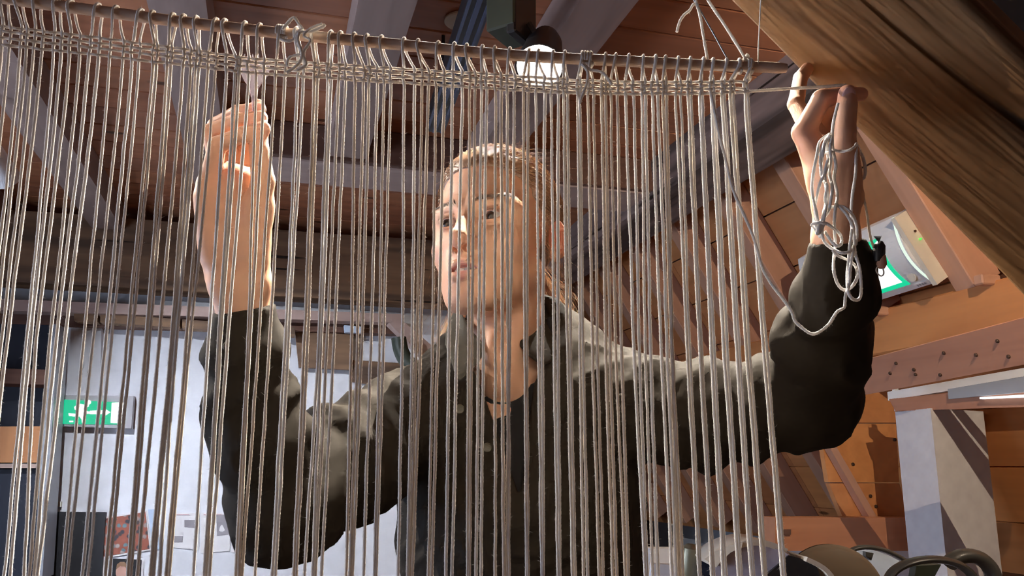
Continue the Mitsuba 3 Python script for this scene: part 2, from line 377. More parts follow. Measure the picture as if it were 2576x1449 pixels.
HC = 1.4 + 1.5                      # underside of the ceiling boards
tag('ceiling', 'ceiling of orange brown wooden boards carried by grey joists', kind='structure')
v, k = -.2, 0
while v < 5.4:
    w = .205
    z = HC + RNG.uniform(0, .004)
    add('ceiling__plank', bbox(-2.7, 2.3, v, v + w - .006, z, z + .022, .004), f'plank_wood_{k % 3}')
    v += w; k += 1
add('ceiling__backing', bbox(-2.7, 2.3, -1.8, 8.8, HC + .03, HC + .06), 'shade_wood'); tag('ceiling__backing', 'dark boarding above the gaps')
add('ceiling__front_boarding', bbox(-2.7, 2.3, -1.8, -.2, HC, HC + .022), 'plank_wood_0')
for i, uc in enumerate((-1.6, -.98, -.34, .265, .90)):
    v1 = 5.2 if i < 2 else (3.62 if i > 2 else 5.2)
    add('ceiling__joist', rough_box(B(uc, (v1 - .6) / 2, HC - .075), EV, EU, EZ, (v1 + .6) / 2, .088, .075, .03, .006, .012, i), 'joist_wood', smooth=35)
m = cat(bbox(-.25, 1.9, 3.62, 3.66, HC - .16, HC + .0, .004))
add('ceiling__header', m, 'shade_wood'); tag('ceiling__header', 'dark header closing the joists')
add('ceiling__header_sill', bbox(-.25, 1.9, 3.661, 3.98, HC - .165, HC - .13, .006), 'strip_wood'); tag('ceiling__header_sill', 'underside of the header, bounce light painted pale')  # bounce light on the underside is put into the pale colour

tie = add('tie_beam', rough_box(B(-.7, 5.28, 2.62), EU, EV, EZ, 2.05, .1, .215, .03, .01, .02, 5), 'tie_wood', smooth=35)
tag(tie, 'big dark brown tie beam across the room above the white far wall', 'beam')
tag('trim_1', 'pale wooden trim strip under the tie beam', kind='structure')
add('trim_1', quadbox([(-80, 749), (1010, 790), (1010, 812), (-80, 778)], B(0, 5.2, 0), EV, .12), 'strip_wood')
for a, b in ((186, 245), (252, 372), (380, 452), (458, 524), (700, 742)):
    ya, yb = 784 + (a - 186) * .07, 784 + (b - 186) * .07
    add('trim_1__bar', quadbox([(a, ya), (b, yb), (b, yb + 22), (a, ya + 22)], B(0, 5.24, 0), EV, .1), 'tie_wood')
add('trim_1__backing', quadbox([(-80, 770), (1010, 808), (1010, 840), (-80, 812)], B(0, 5.36, 0), EV, .12), 'shade_wood')

# dark shelf unit in the far left corner
VS = B(0, 5.12, 0)
tag('shelf_unit', 'dark shelf unit in the corner left of the white far wall', 'shelf')
add('shelf_unit__back', quadbox([(-260, 815), (140, 815), (100, 1449), (-300, 1449)], VS + EV * .25, EV, .03), 'navy')
add('shelf_unit__post', quadbox([(126, 815), (147, 815), (106, 1460), (82, 1460)], VS, EV, .25), 'grey_paint')
add('shelf_unit__shelf', quadbox([(-260, 920), (128, 930), (122, 968), (-265, 955)], VS + EV * .01, EV, .23), 'shade_wood')
add('shelf_unit__shelf', quadbox([(-265, 1075), (116, 1072), (107, 1164), (-270, 1164)], VS + EV * .01, EV, .23), 'panel_wood')
add('shelf_unit__shelf', quadbox([(-270, 1166), (107, 1166), (106, 1178), (-270, 1178)], VS + EV * .008, EV, .23), 'strip_wood')
add('shelf_unit__front', quadbox([(-270, 1182), (105, 1180), (88, 1500), (-290, 1500)], VS + EV * .06, EV, .05), 'navy')

# ---- things on the far wall
W0 = FAR - EV * .012
def on_wall(pxs, off, th=.004): return quadbox(pxs, FAR - EV * off, EV, th)
k = add('wall_monitor', quadbox([(116, 1288), (266, 1289), (252, 1500), (98, 1500)], FAR - EV * .04, EV, .038), 'black')
tag(k, 'black flat panel on the white wall left of the pinned photographs', 'screen')
k = add('wall_switch', quadbox([(140, 1262), (154, 1262), (153, 1275), (139, 1275)], FAR - EV * .03, EV, .028), 'cream')
tag(k, 'small cream hook on the white wall above the black panel', 'hook')
def mottle(key, cols, f, aspect=1.0):
    def fn(p, n, uv):
        u, _ = UV(p)
        d, _, w = voronoi(u * f, p.z * f * aspect)
        c = mi.Color3f(*cols[0])
        for i, q in enumerate(cols[1:]):
            c = dr.select(w > (i + 1) / len(cols), mi.Color3f(*q), c)
        return mix(c, cols[0], smoothstep(.25, .55, d))
    scene[key] = {'type': 'twosided', 'bsdf': {'type': 'principled', 'base_color': mikit.proc(fn), 'roughness': .35, 'specular': .4}}
mottle('group_photo_print', [(.28, .09, .06), (.05, .05, .06), (.35, .30, .28), (.12, .2, .22), (.3, .1, .07), (.06, .05, .05)], 34)
tag('group_photo', 'tilted colour photograph of a group on a red ground pinned to the white wall', 'photograph')
add('group_photo__border', on_wall([(240, 1304), (368, 1284), (380, 1384), (246, 1408)], .012), 'paper')
add('group_photo__print', on_wall([(245, 1308), (366, 1288), (376, 1381), (251, 1402)], .015, .002), 'group_photo_print')
tag('portrait_photo', 'portrait photograph with a dark ground below the tilted group photograph', 'photograph')
add('portrait_photo__sheet', on_wall([(255, 1406), (362, 1408), (356, 1520), (250, 1520)], .010), 'paper')
add('portrait_photo__print', on_wall([(284, 1405), (356, 1408), (350, 1520), (278, 1520)], .014, .003), 'black')
plain('print_skin', (.62, .36, .28), .6); plain('print_hair', (.25, .14, .08), .6); plain('pale_blue', (.50, .60, .75), .7); plain('print_grey', (.28, .26, .28), .6); plain('print_pink', (.70, .55, .56), .6)
def disc_on(px, rx, ry, off, th=.002, n=24):
    return quad_poly([(px[0] + rx * math.cos(a), px[1] + ry * math.sin(a)) for a in np.linspace(0, 2 * math.pi, n, endpoint=False)], off, th)
def quad_poly(pts, off, th=.002): return polybox(pts, FAR - EV * off, EV, th)
add('portrait_photo__face', disc_on((305, 1440), 14, 20, .018), 'print_skin')
add('portrait_photo__hair', quad_poly([(292, 1433), (294, 1420), (303, 1413), (314, 1414), (319, 1421), (319, 1433), (314, 1425), (302, 1424)], .0205), 'print_hair')
k = add('blue_card', on_wall([(372, 1282), (390, 1281), (402, 1382), (384, 1386)], .010), 'pale_blue'); tag(k, 'pale blue card behind the right edge of the group photograph', 'card')
for i, (q, prints, lab) in enumerate((
        ([(424, 1290), (502, 1291), (500, 1384), (424, 1376)], [[(464, 1308), (492, 1308), (491, 1328), (464, 1326)], [(436, 1349), (460, 1349), (459, 1364), (436, 1364)]], 'white sheet with two small grey pictures next to the blue card'),
        ([(506, 1290), (580, 1292), (578, 1386), (504, 1392)], [[(544, 1295), (575, 1294), (575, 1344), (546, 1348)]], 'white sheet with one upright picture of a standing figure'),
        ([(584, 1294), (655, 1300), (652, 1392), (582, 1390)], [[(586, 1352), (612, 1352), (611, 1376), (586, 1374)], [(618, 1358), (640, 1370), (640, 1376), (618, 1374)]], 'white sheet partly behind the dark sleeve on the left'))):
    k = newkey('pinned_sheet'); tag(k, lab, 'paper')
    add(k + '__sheet', on_wall(q, .008), 'paper')
    for p in prints: add(k + '__picture', on_wall(p, .0115, .002), 'print_grey')
    if i == 1:
        add(k + '__figure', quad_poly([(551, 1336), (553, 1325), (558, 1320), (562, 1325), (566, 1334), (560, 1338)], .0135), 'paper')
    add(k + '__heading', on_wall([(q[0][0] + 6, q[0][1] + 3), (q[0][0] + 52, q[0][1] + 3), (q[0][0] + 52, q[0][1] + 6), (q[0][0] + 6, q[0][1] + 6)], .0115, .002), 'print_pink')

# exit sign on the far wall
plain('sign_grey', (.40, .38, .40), .5)
scene['sign_green'] = {'type': 'twosided', 'bsdf': {'type': 'principled', 'base_color': rgb(.0, .45, .25), 'roughness': .4}}
def glow(mesh, c): return mikit.ply(mesh, None, bsdf={'type': 'diffuse', 'reflectance': rgb(.02, .02, .02)}, emitter={'type': 'area', 'radiance': rgb(*c)})
GREEN, WHITE = (.0, .52, .26), (1.3, 1.35, 1.3)
def addg(key, mesh, c):
    n, i = key, 1
    while n in scene: n = f'{key}_{i:03d}'; i += 1
    s = mikit.ply(mesh, None); s['bsdf'] = {'type': 'diffuse', 'reflectance': rgb(.05, .05, .05)}; s['emitter'] = {'type': 'area', 'radiance': rgb(*c)}
    scene[n] = s; return n
tag('exit_sign', 'lit green exit sign with running man, arrow and door on the white far wall', 'sign')
add('exit_sign__housing', quadbox([(148, 994), (336, 996), (330, 1078), (142, 1072)], FAR - EV * .085, EV, .08), 'sign_grey')
addg('exit_sign__panel', quadbox([(159, 1005), (316, 1013), (312, 1068), (156, 1066)], FAR - EV * .092, EV, .006), GREEN)
S = lambda pts: polybox(pts, FAR - EV * .096, EV, .003)
addg('exit_sign__door', S([(281, 1013), (315, 1012), (312, 1066), (278, 1064)]), WHITE)
addg('exit_sign__arrow', S([(226, 1033), (258, 1032), (259, 1025), (278, 1037), (258, 1050), (258, 1042), (226, 1042)]), WHITE)
man = S([(172, 1039), (190, 1041), (197, 1030), (188, 1031), (186, 1024), (198, 1015), (212, 1018), (222, 1016), (224, 1022), (214, 1026), (219, 1034), (229, 1036), (228, 1041), (214, 1041), (211, 1047), (216, 1055), (214, 1064), (206, 1064), (205, 1055), (199, 1047), (188, 1048), (173, 1046)])
head = S([(222 + 7 * math.cos(a), 1012 + 6 * math.sin(a)) for a in np.linspace(0, 2 * math.pi, 16, endpoint=False)])
addg('exit_sign__running_man', cat(man, head), WHITE)
addg('exit_sign__mark', S([(174, 1058), (184, 1058), (184, 1062), (174, 1062)]), WHITE)

# ---- between the sleeve and the face: knee brace, dark board, bent pipe, end wall behind
k = add('dark_board', quadbox([(742, 830), (890, 842), (880, 930), (752, 924)], B(0, 5.40, 0), EV, .05), 'tie_wood')
tag(k, 'dark wooden board under the tie beam behind the left shoulder', 'board')
k = add('rail_block', quadbox([(866, 818), (915, 822), (912, 838), (868, 836)], B(0, 5.30, 0), EV, .05), 'pale_blue'); tag(k, 'small pale blue plate under the tie beam', 'plate')
k = add('knee_brace', quadbox([(978, 812), (1012, 806), (1130, 906), (1094, 925)], B(0, 5.0, 0), EV, .12), 'strip_wood')
tag(k, 'pale grey sloping wooden brace behind the left shoulder', 'brace')
pp = [P(x, y, 4.9) for x, y in ((1003, 850), (1010, 885), (1030, 915), (1065, 930), (1120, 936))]
k = add('bent_pipe', tube(resample(pp, .02), .045, 16), 'gear_green', smooth=40); tag(k, 'dark bent pipe under the pale sloping brace', 'pipe')
k = add('end_board', quadbox([(880, 905), (1180, 925), (1180, 1000), (885, 960)], B(0, 5.44, 0), EV, .04), 'tie_wood'); tag(k, 'dark brown board at the end wall behind the left shoulder', 'board')

# ------------------------------------------------------------------ roof slope on the right
Q0 = B(2.6, 0, 2.08)
def RP(a, b, c): return Q0 + EV * a + RB * b + RN * c
def rbox(a0, a1, b0, b1, c0, c1):
    return hexa([RP(a, b, c) for c in (c0, c1) for a, b in ((a0, b0), (a1, b0), (a1, b1), (a0, b1))])
tag('ceiling_slope', 'roof slope of orange boards on wooden rafters', kind='structure')
b, k = -1.5, 0
while b < 1.7:
    for a0, a1 in ((.6, 2.6), (2.604, 4.7), (4.704, 6.7), (6.704, 8.8)):
        if b < 0 and a1 < 3.5: continue
        add('ceiling_slope__board', rbox(a0, a1, b, b + .292, -.175 + RNG.uniform(0, .003), -.15), f'sheath_wood_{RNG.integers(3)}')
    b += .30; k += 1
add('ceiling_slope__backing', rbox(.6, 8.9, -1.5, 1.9, -.20, -.178), 'shade_wood')
for i, vc in enumerate((2.05, 2.60, 3.15, 3.70, 4.25, 4.80, 5.35, 5.9, 6.45, 7.0, 7.6, 8.2)):
    b0 = -1.35 if vc > 4.2 else (-.02)
    m = chamfer_box(RP(vc, (b0 + 1.62) / 2, -.075), EV, RB, RN, .05, (1.62 - b0) / 2, .074, .004)
    add('ceiling_slope__rafter', m, 'rafter_wood')

tag('purlin', 'long orange purlin with square wooden pegs under the right exit sign', 'beam')
add('purlin__beam', bbox(2.6, 2.78, 1.2, 6.2, 1.885, 2.085, .008), 'purlin_wood')
for px, py in ((2490, 706), (2226, 784), (2060, 838)):
    c = meet((px, py), B(2.6, 0, 0), EU)
    add('purlin__peg', chamfer_box(c - EU * .012, EV, EZ, EU, .022, .020, .045, .005), 'rafter_wood')
tag('soffit', 'nailed brown board under the purlin on the right', 'board')
PL = B(2.72, 0, 0)
add('soffit__plank', quadbox([(2100, 926), (2640, 783), (2640, 905), (2100, 1008)], PL, EU + EZ * .35, .03), 'soffit_wood')
for px, py in ((2255, 914), (2375, 888), (2456, 893), (2510, 858), (2538, 897), (2240, 939), (2304, 942), (2366, 943), (2300, 930)):
    c = meet((px, py), PL, EU + EZ * .35)
    add('soffit__nail', lathe(c + EU * .004, -EU, [(0, .006), (.008, .006), (.010, .004)], 10), 'nail')
LB = B(2.70, 0, 0)
tag('header_strip', 'dark orange wooden strip above the white column', 'board')
add('header_strip__board', quadbox([(2236, 1004), (2640, 962), (2640, 1022), (2252, 1034)], LB, EU + EZ * .1, .05), 'soffit_wood')
k = 'cable_trunking'
tag(k, 'white cable trunking running under the nailed board on the right', 'cable trunking')
add(k + '__channel', quadbox([(2232, 986), (2640, 914), (2640, 941), (2234, 1008)], B(2.58, 0, 0), EU, .03), 'white_paint')
add(k + '__drop', quadbox([(2243, 972), (2250, 971), (2256, 1034), (2250, 1035)], B(2.585, 0, 0), EU, .02), 'white_paint')
tag('strip_light', 'grey strip light fitting under the white cable trunking', 'light')
add('strip_light__housing', quadbox([(2384, 979), (2640, 936), (2640, 980), (2386, 1004)], B(2.52, 0, 0), EU, .045), 'grey_paint')
addg('strip_light__tube', quadbox([(2464, 999), (2640, 989), (2640, 997), (2464, 1004)], B(2.515, 0, 0), EU, .02), (1.1, 1.15, 1.2))

# nailed boards and white column in the recess
RB2 = B(0, 3.4, 0); NV = EV
tag('nailed_boards', 'wide orange nailed boards left of the white column', 'boards')
for q in ([(2080, 972), (2262, 990), (2254, 1063), (2060, 1063)], [(2060, 1066), (2254, 1066), (2262, 1213), (2084, 1213)], [(2086, 1216), (2262, 1216), (2290, 1302), (2120, 1302)]):
    add('nailed_boards__board', quadbox(q, RB2, NV, .03), f'sheath_wood_{RNG.integers(3)}')
for px, py in ((2191, 985), (2106, 1106), (2145, 1168), (2189, 1248), (2203, 1274), (2250, 1106), (2170, 1010)):
    c = meet((px, py), RB2, NV)
    add('nailed_boards__nail', lathe(c + NV * .003, -NV, [(0, .008), (.008, .008), (.010, .005)], 10), 'nail')
for q in ([(2076, 1106), (2094, 1106), (2206, 1300), (2186, 1300)],):
    add('nailed_boards__batten', quadbox(q, RB2 - EV * .05, NV, .045), 'rafter_wood')
tag('column', 'white plastered column at the right with one side in shade', 'column')
ztop = meet((2345, 1027), B(0, 2.76, 0), EV)[2]
# bright face turned to the left, lilac face turned to the camera
L0 = meet((2251, 1030), B(0, 3.0, 0), EV); L1 = meet((2341, 1030), B(0, 2.76, 0), EV); L2 = meet((2474, 1038), B(0, 2.86, 0), EV)
def prism(pts, z0, z1):
    o = np.zeros(3); return ext([(p[0], p[1]) for p in pts], np.array([0, 0, z0]), np.array([1.0, 0, 0]), np.array([0, 1.0, 0]), EZ, z1 - z0)
def away(p, k): d = (p - CAM) * np.array([1, 1, 0]); return p + d / np.linalg.norm(d) * k
add('column__shaft', prism([L0, L1, L2, away(L2, .3), away(L0, .25)], 0, ztop), 'column_plaster')
tag('wall_recess', 'orange board wall right of the white column', kind='structure')
for i in range(4):
    x0 = 2470 + i * 62
    add('wall_recess__board', quadbox([(x0, 1010), (x0 + 61, 1010), (x0 + 74, 1560), (x0 + 12, 1560)], B(0, 3.62, 0), EV, .03), 'panel_wood')
add('wall_recess__diagonal', quadbox([(2476, 1044), (2500, 1040), (2640, 1185), (2640, 1240)], B(0, 3.58, 0), EV, .02), 'panel_wood')
k = 'wall_plate'
tag(k, 'short orange wall plate beam below the sloping rafters', 'beam')
add(k + '__beam', quadbox([(1950, 1302), (2300, 1302), (2311, 1386), (1950, 1386)], B(0, 3.28, 0), EV, .11), 'plate_wood')
add(k + '__peg', quadbox([(1968, 1332), (1990, 1332), (1990, 1345), (1968, 1345)], B(0, 3.265, 0), EV, .02), 'shade_wood')
tag('wall_low', 'low white wall under the wall plate', kind='structure')
add('wall_low', quadbox([(1640, 1380), (2360, 1386), (2380, 1600), (1600, 1600)], B(0, 3.45, 0), EV, .1), 'plaster')

# ridge purlin where the ceiling meets the slope (runs away along v)
k = add('ceiling_purlin', rough_box(B(1.92, 3.2, 2.80), EV, EU, EZ, 2.9, .15, .11, .03, .012, .02, 9), 'ridge_wood', smooth=35)
tag(k, 'weathered grey brown timber where the ceiling meets the roof slope', 'beam')

# big old timber in front, upper right
a0, a1 = P(1640, -196, .86), P(2700, 880, .92)
ax = (a1 - a0) / np.linalg.norm(a1 - a0)
nrm = np.array([-.50, -.72, -.52]); nrm -= ax * (nrm @ ax); nrm /= np.linalg.norm(nrm)
side = np.cross(nrm, ax)
if side @ np.array([1, 0, 1]) < 0: side = -side
k = add('old_timber', rough_box((a0 + a1) / 2 + side * .084 - nrm * .07, ax, side, nrm, np.linalg.norm(a1 - a0) / 2 + .25, .084, .07, .008, .012, .012, 3, 7.0), 'old_wood', smooth=40)
tag(k, 'massive old hewn timber sloping down across the upper right corner', 'beam')
# roof boarding behind it, its shadow put into the dark wood colour
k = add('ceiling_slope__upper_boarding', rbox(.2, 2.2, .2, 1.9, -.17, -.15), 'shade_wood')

k = add('added_shade_panel', quadbox([(2290, -160), (2760, -160), (2760, 420), (2560, 330)], P(2450, 60, 1.45), [.25, 1, .2], .03), 'black')  # black sheet added to stand in for shadowed roof boards
tag(k, 'added black sheet standing for shadow behind the old timber, upper right', 'panel')

# ------------------------------------------------------------------ exit sign on the slope
PLs = RP(0, 0, .05)
g = [meet(p, PLs, RN) for p in ((2000, 657), (2246, 549), (2349, 716), (2103, 824))]
xa = g[1] - g[0]; W = np.linalg.norm(xa); xa /= W
ya = g[2] - g[1]; ya -= xa * (ya @ xa); H = np.linalg.norm(ya); ya /= H
na = np.cross(xa, ya); na = na if na @ (CAM - g[0]) > 0 else -na
def sgn(s, t, c): return g[0] + xa * s * W + ya * t * H + na * c
def bulge(t): return .05 * (1 - ((2 * t - 1)) ** 2) * 1.0 - .02
def curved(s0, s1, t0, t1, off, th=.004, n=14):
    ts = np.linspace(t0, t1, n); vs = []
    for t in ts:
        for s, o in ((s0, off), (s1, off), (s1, off - th), (s0, off - th)): vs.append(sgn(s, t, bulge(t) + o))
    f = []
    for i in range(n - 1):
        for j in range(4):
            a, b = i * 4 + j, i * 4 + (j + 1) % 4
            f += [[a, b, b + 4], [a, b + 4, a + 4]]
    f += [[0, 2, 1], [0, 3, 2]]; e = (n - 1) * 4; f += [[e, e + 1, e + 2], [e, e + 2, e + 3]]
    m = trimesh.Trimesh(np.array(vs), f, process=False)
    if m.volume < 0: m.invert()
    return m
SG = 'exit_sign_curved'
tag(SG, 'curved white exit sign box with lit green panel on the roof slope above the purlin', 'sign')
body = []
ts = np.linspace(0, 1, 16)
prof = [(t * H, bulge(t)) for t in ts] + [(H, -.09), (0, -.09)]
m = ext([(x, y) for x, y in prof], sgn(0, 0, 0), ya, na, xa, W)
add(SG + '__housing', m, 'white_sign' if 'white_sign' in scene else 'white_paint')
addg(SG + '__rim', cat(curved(.972, .99, 0.0, 1, .003, .006)), (.75, .9, .75))
addg(SG + '__green_panel', curved(.17, .83, .16, .90, .003, .004), (.0, .62, .30))
addg(SG + '__door', curved(.585, .80, .42, .83, .006, .003), WHITE)
addg(SG + '__arrow', curved(.40, .55, .56, .66, .006, .003), WHITE)
addg(SG + '__running_man', cat(curved(.24, .34, .36, .62, .006, .003), curved(.27, .31, .24, .33, .006, .003), curved(.22, .28, .6, .82, .006, .003), curved(.31, .36, .6, .76, .006, .003)), WHITE)
add(SG + '__cap', cat(obox(sgn(1.02, .5, -.035), xa, ya, na, .012, H * .5, .05)), 'cream')
def patch(s, t, r, key, mat, off=.007):
    c = sgn(s, t, bulge(t) + off); add(SG + key, lathe(c - na * .003, na, [(0, r), (.003, r)], 24), mat)
patch(.895, .80, .021, '__round_sticker', 'cream', .005)
add(SG + '__sticker', curved(.845, .945, .925, .985, .004, .003), 'paper')
add(SG + '__sticker_print', cat(*[curved(.86 + i * .02, .872 + i * .02, .94, .97, .0055, .001) for i in range(4)]), 'grey_paint')
addg(SG + '__indicator', lathe(sgn(1.045, .40, -.03), xa, [(0, .004), (.006, .004)], 12), (.1, 1.5, .1))
add(SG + '__screw', lathe(sgn(1.045, .28, -.03), xa, [(0, .005), (.004, .005)], 12), 'nail')

# ------------------------------------------------------------------ ceiling fixtures
tag('light_track', 'dark blue lighting track under the ceiling', 'lighting track')
t0, t1 = P(1248, -90, 1.9), meet((1092, 332), B(0, 0, 2.62), EZ)
t0 = meet((1228, -60), B(0, 0, 2.62), EZ)
ax = t1 - t0; L = np.linalg.norm(ax); ax /= L; sx = np.cross(ax, EZ); sx /= np.linalg.norm(sx)
add('light_track__rail', obox((t0 + t1) / 2 + EZ * .03, ax, sx, EZ, L / 2, .032, .03), 'black')
for o in (-.026, .0, .026):
    add('light_track__groove', obox((t0 + t1) / 2 + sx * o - EZ * .001, ax, sx, EZ, L / 2, .004 if o else .007, .003), 'track_blue')
add('light_track__side', obox((t0 + t1) / 2 + sx * .034 + EZ * .03, ax, sx, EZ, L / 2, .004, .03), 'track_blue')
for f in (.2, .8):
    add('light_track__hanger', tube(np.array([t0 + ax * L * f + EZ * .06, t0 + ax * L * f + EZ * .29]), .006, 8), 'black')
SL = 'spot_lamp'
tag(SL, 'black spotlight with glowing lens hanging above the dowel', 'spotlight')
bc = [P(*p) for p in ((1232, -70, 1.66), (1297, -70, 1.60), (1327, -70, 1.68))]
g0 = P(1297, 10, 1.60); 
bx = np.array([.86, -.51, 0]); by = np.array([.51, .86, 0])
hx = 2.60
add(SL + '__gear_box', chamfer_box(P(1287, 16, 1.68) , bx, by, EZ, .036, .05, .075, .004), 'gear_green')
add(SL + '__gear_box_side', chamfer_box(P(1311, 14, 1.665), bx, by, EZ, .012, .046, .085, .004), 'black')
add(SL + '__adapter', obox(P(1278, -120, 1.70), bx, by, EZ, .02, .03, .06), 'black')
la = np.array([-.12, -.62, -.77]); la /= np.linalg.norm(la)
add(SL + '__housing', lathe(LAMP, la, [(-.15, .018), (-.145, .03), (-.11, .04), (-.06, .044), (-.01, .051), (.004, .051), (.004, .048), (-.006, .047)], 40), 'black', smooth=40)
addg(SL + '__lens', lathe(LAMP - la * .004, la, [(-.004, .0468), (.0, .0468)], 40), (16, 15, 13.5))
add(SL + '__bracket', tube(resample([P(1330, 60, 1.66), P(1345, 85, 1.66), P(1352, 110, 1.66)], .01), .008, 8), 'black', smooth=40)
dc = meet((1166, 52), B(0, 0, HC - .002), EZ)
tag('ceiling_disc', 'round pale cover plate screwed to the ceiling boards beside the lighting track', 'cover plate')
add('ceiling_disc__plate', lathe(dc, -EZ, [(0, .066), (.006, .066), (.009, .06)], 48), 'cream')
add('ceiling_disc__screw', lathe(meet((1168, 30), B(0, 0, HC - .011), EZ), -EZ, [(0, .006), (.003, .006)], 12), 'nail')
WS = 'white_spot_lamp'
tag(WS, 'white spotlight at the left edge under the joists', 'spotlight')
wc = WHITE_SPOT
add(WS + '__housing', lathe(wc, WS_DIR, [(-.2, .02), (-.19, .045), (0, .048), (.055, .05), (.055, .045), (.03, .04)], 32), 'white_paint', smooth=40)
add(WS + '__arm', tube(np.array([wc - np.array([.09, .03, 0]), wc + np.array([-.09, -.03, HC - wc[2]])]), .012, 10), 'white_paint')

# ------------------------------------------------------------------ the loom: dowel, warp, weft
def YS(x): return .735 + .04 * x / 2000
ROD = [(-140, -26), (0, -6), (125, 12), (250, 28), (440, 53), (640, 76), (800, 93), (950, 107), (1120, 124), (1280, 138), (1450, 148), (1600, 155), (1760, 163), (1900, 168), (1978, 172)]
RODX, RODY = np.array(ROD).T
def rody(x): return float(np.interp(x, RODX, RODY))
RR = .0056
pts = np.array([P(x, y, YS(x)) for x, y in ROD])
rp = resample(pts, .008)
rr = np.full(len(rp), RR); rr[-1] = RR * .8
DOWEL = add('dowel', tube(rp, rr, 20), 'dowel_wood', smooth=50)
tag(DOWEL, 'long thin round wooden dowel from which the warp yarns hang', 'dowel')

def yarn_bsdf(key, c1, c2):
    def fn(p, n, uv): return mix(c1, c2, fbm(p.x * 500, p.y * 500, p.z * 260, 2))
    scene[key] = {'type': 'principledthin', 'base_color': mikit.proc(fn), 'roughness': .85, 'diff_trans': .28, 'spec_trans': 0.0, 'eta': 1.2}
yarn_bsdf('yarn_0', (.88, .85, .81), (.76, .73, .69)); yarn_bsdf('yarn_1', (.84, .79, .73), (.71, .66, .60)); yarn_bsdf('yarn_2', (.90, .88, .86), (.80, .78, .75))
YR = .00150
def yarn(p, r=YR, sides=6, fuzz=2200, step=.0014, seed=0, wob=0.0004):
    """p: resampled path in metres. A two-ply cotton yarn with loose fibres standing off it."""
    rng = np.random.default_rng(seed)
    p = resample(p, step)
    n = len(p); s = np.arange(n) * step
    if wob:
        w = np.stack([s * 38 + seed, s * 0 + .3, s * 0], 1)
        p = p + wob * np.stack([2 * meshkit.noise(w, seed) - 1, 2 * meshkit.noise(w + 50, seed) - 1, 0 * s], 1) * np.minimum(1, np.minimum(s, s[::-1]) / .01)[:, None]
    m = tube(p, r * (1 + .10 * (2 * meshkit.noise(np.stack([s * 120, s * 0, s * 0 + seed], 1), 1) - 1)), sides, twist=.0075, depth=.09)
    k = int(fuzz * s[-1])
    if not k: return m
    t, a, b = frames(p)
    i = rng.integers(2, n - 2, k); th = rng.uniform(0, 2 * np.pi, k)
    d = np.cos(th)[:, None] * a[i] + np.sin(th)[:, None] * b[i]
    L = rng.uniform(.0004, .0015, k) * np.where(rng.random(k) < .05, 2.6, 1)
    base = p[i] + d * r * .85
    tip = base + d * L[:, None] + t[i] * (rng.normal(0, .7, k) * L)[:, None]
    w = t[i] * .00012
    v = np.stack([base - w, base + w, tip], 1).reshape(-1, 3)
    return cat(m, trimesh.Trimesh(v, np.arange(3 * k).reshape(-1, 3), process=False))

#  loop x on the dowel : the two strands at rows 335, 895 and 1414
WARP = [(-95, (-110, -185, -250), (-92, -165, -228)), (-50, (-66, -138, -205), (-50, -120, -186)), (8, (-20, -90, -150), (2, -62, -122)),
 (45, (31, -33, -92), (46, -18, -76)), (92, (65, 0, -58), (84, 14, -44)), (142, (118, 63, 14), (135, 73, 28)), (178, (155, 88, 62), (182, 122, 76)),
 (246, (205, 137, 99 - 10), (228, 159, 99)), (292, (261, 207, 160), (292, 230, 172)), (354, (316, 261, 210), (334, 276, 224)), (383, (370, 316, 267), (380, 327, 278)),
 (434, (409, 364, 324), (419, 373, 331)), (461, (448, 397, 348), (469, 428, 381)), (493, (481, 432, 390), (489, 441, 403)), (542, (511, 466, 420), (529, 475, 429)),
 (564, (560, 522, 489), (583, 548, 516)), (615, (593, 553, 521), (615, 570, 530)), (652, (640, 622, 594), (658, 627, 602)), (705, (685, 648, 611), (709, 676, 643)),
 (745, (743, 715, 686), (756, 724, 695)), (787, (786, 764, 740), (795, 773, 747)), (831, (820, 800, 768), (828, 807, 788)), (855, (847, 821, 795), (864, 839, 811)),
 (890, (891, 883, 871), (912, 898, 881)), (921, (925, 909, 888), (946, 932, 915)), (958, (964, 954, 943), (980, 964, 947)), (1014, (1015, 1012, 1002), (1042, 1036, 1026)),
 (1049, (1060, 1047, 1032), (1075, 1057, 1039)), (1100, (1095, 1087, 1078), (1115, 1101, 1087)), (1141, (1137, 1129, 1122), (1161, 1149, 1138)),
 (1172, (1181, 1179, 1176), (1194, 1186, 1181)), (1211, (1210, 1203, 1198), (1223, 1216, 1210)), (1242, (1246, 1246, 1246), (1261, 1264, 1267)),
 (1280, (1276, 1278, 1276), (1293, 1281, 1280)), (1328, (1317, 1321, 1324), (1328, 1326, 1328)), (1352, (1349, 1355, 1362), (1370, 1365, 1366)),
 (1389, (1388, 1394, 1403), (1404, 1404, 1408)), (1418, (1419, 1428, 1439), (1429, 1436, 1446)), (1462, (1454, 1459, 1467), (1460, 1467, 1478)),
 (1484, (1481, 1491, 1507), (1494, 1504, 1517)), (1520, (1515, 1524, 1541), (1525, 1535, 1550)), (1546, (1538, 1550, 1571), (1555, 1564, 1580)),
 (1579, (1576, 1595, 1621), (1596, 1609, 1627)), (1615, (1616, 1624, 1641), (1625, 1637, 1654)), (1646, (1644, 1664, 1689), (1658, 1679, 1700)),
 (1671, (1671, 1689, 1707), (1678, 1692, 1717)), (1703, (1703, 1729, 1757), (1716, 1736, 1761)), (1733, (1735, 1761, 1789), (1742, 1766, 1794)),
 (1766, (1765, 1790, 1818), (1770, 1797, 1824)), (1790, (1793, 1822, 1856), (1801, 1831, 1862)), (1824, (1821, 1854, 1887), (1828, 1861, 1893)),
 (1856, (1843, 1879, 1918), (1851, 1887, 1925)), (1886, (1880, 1922, 1965), (1887, 1930, 1972))]
WX = np.array([-150, 0, 250, 640, 950, 1200, 1430, 1600, 1760, 1868])
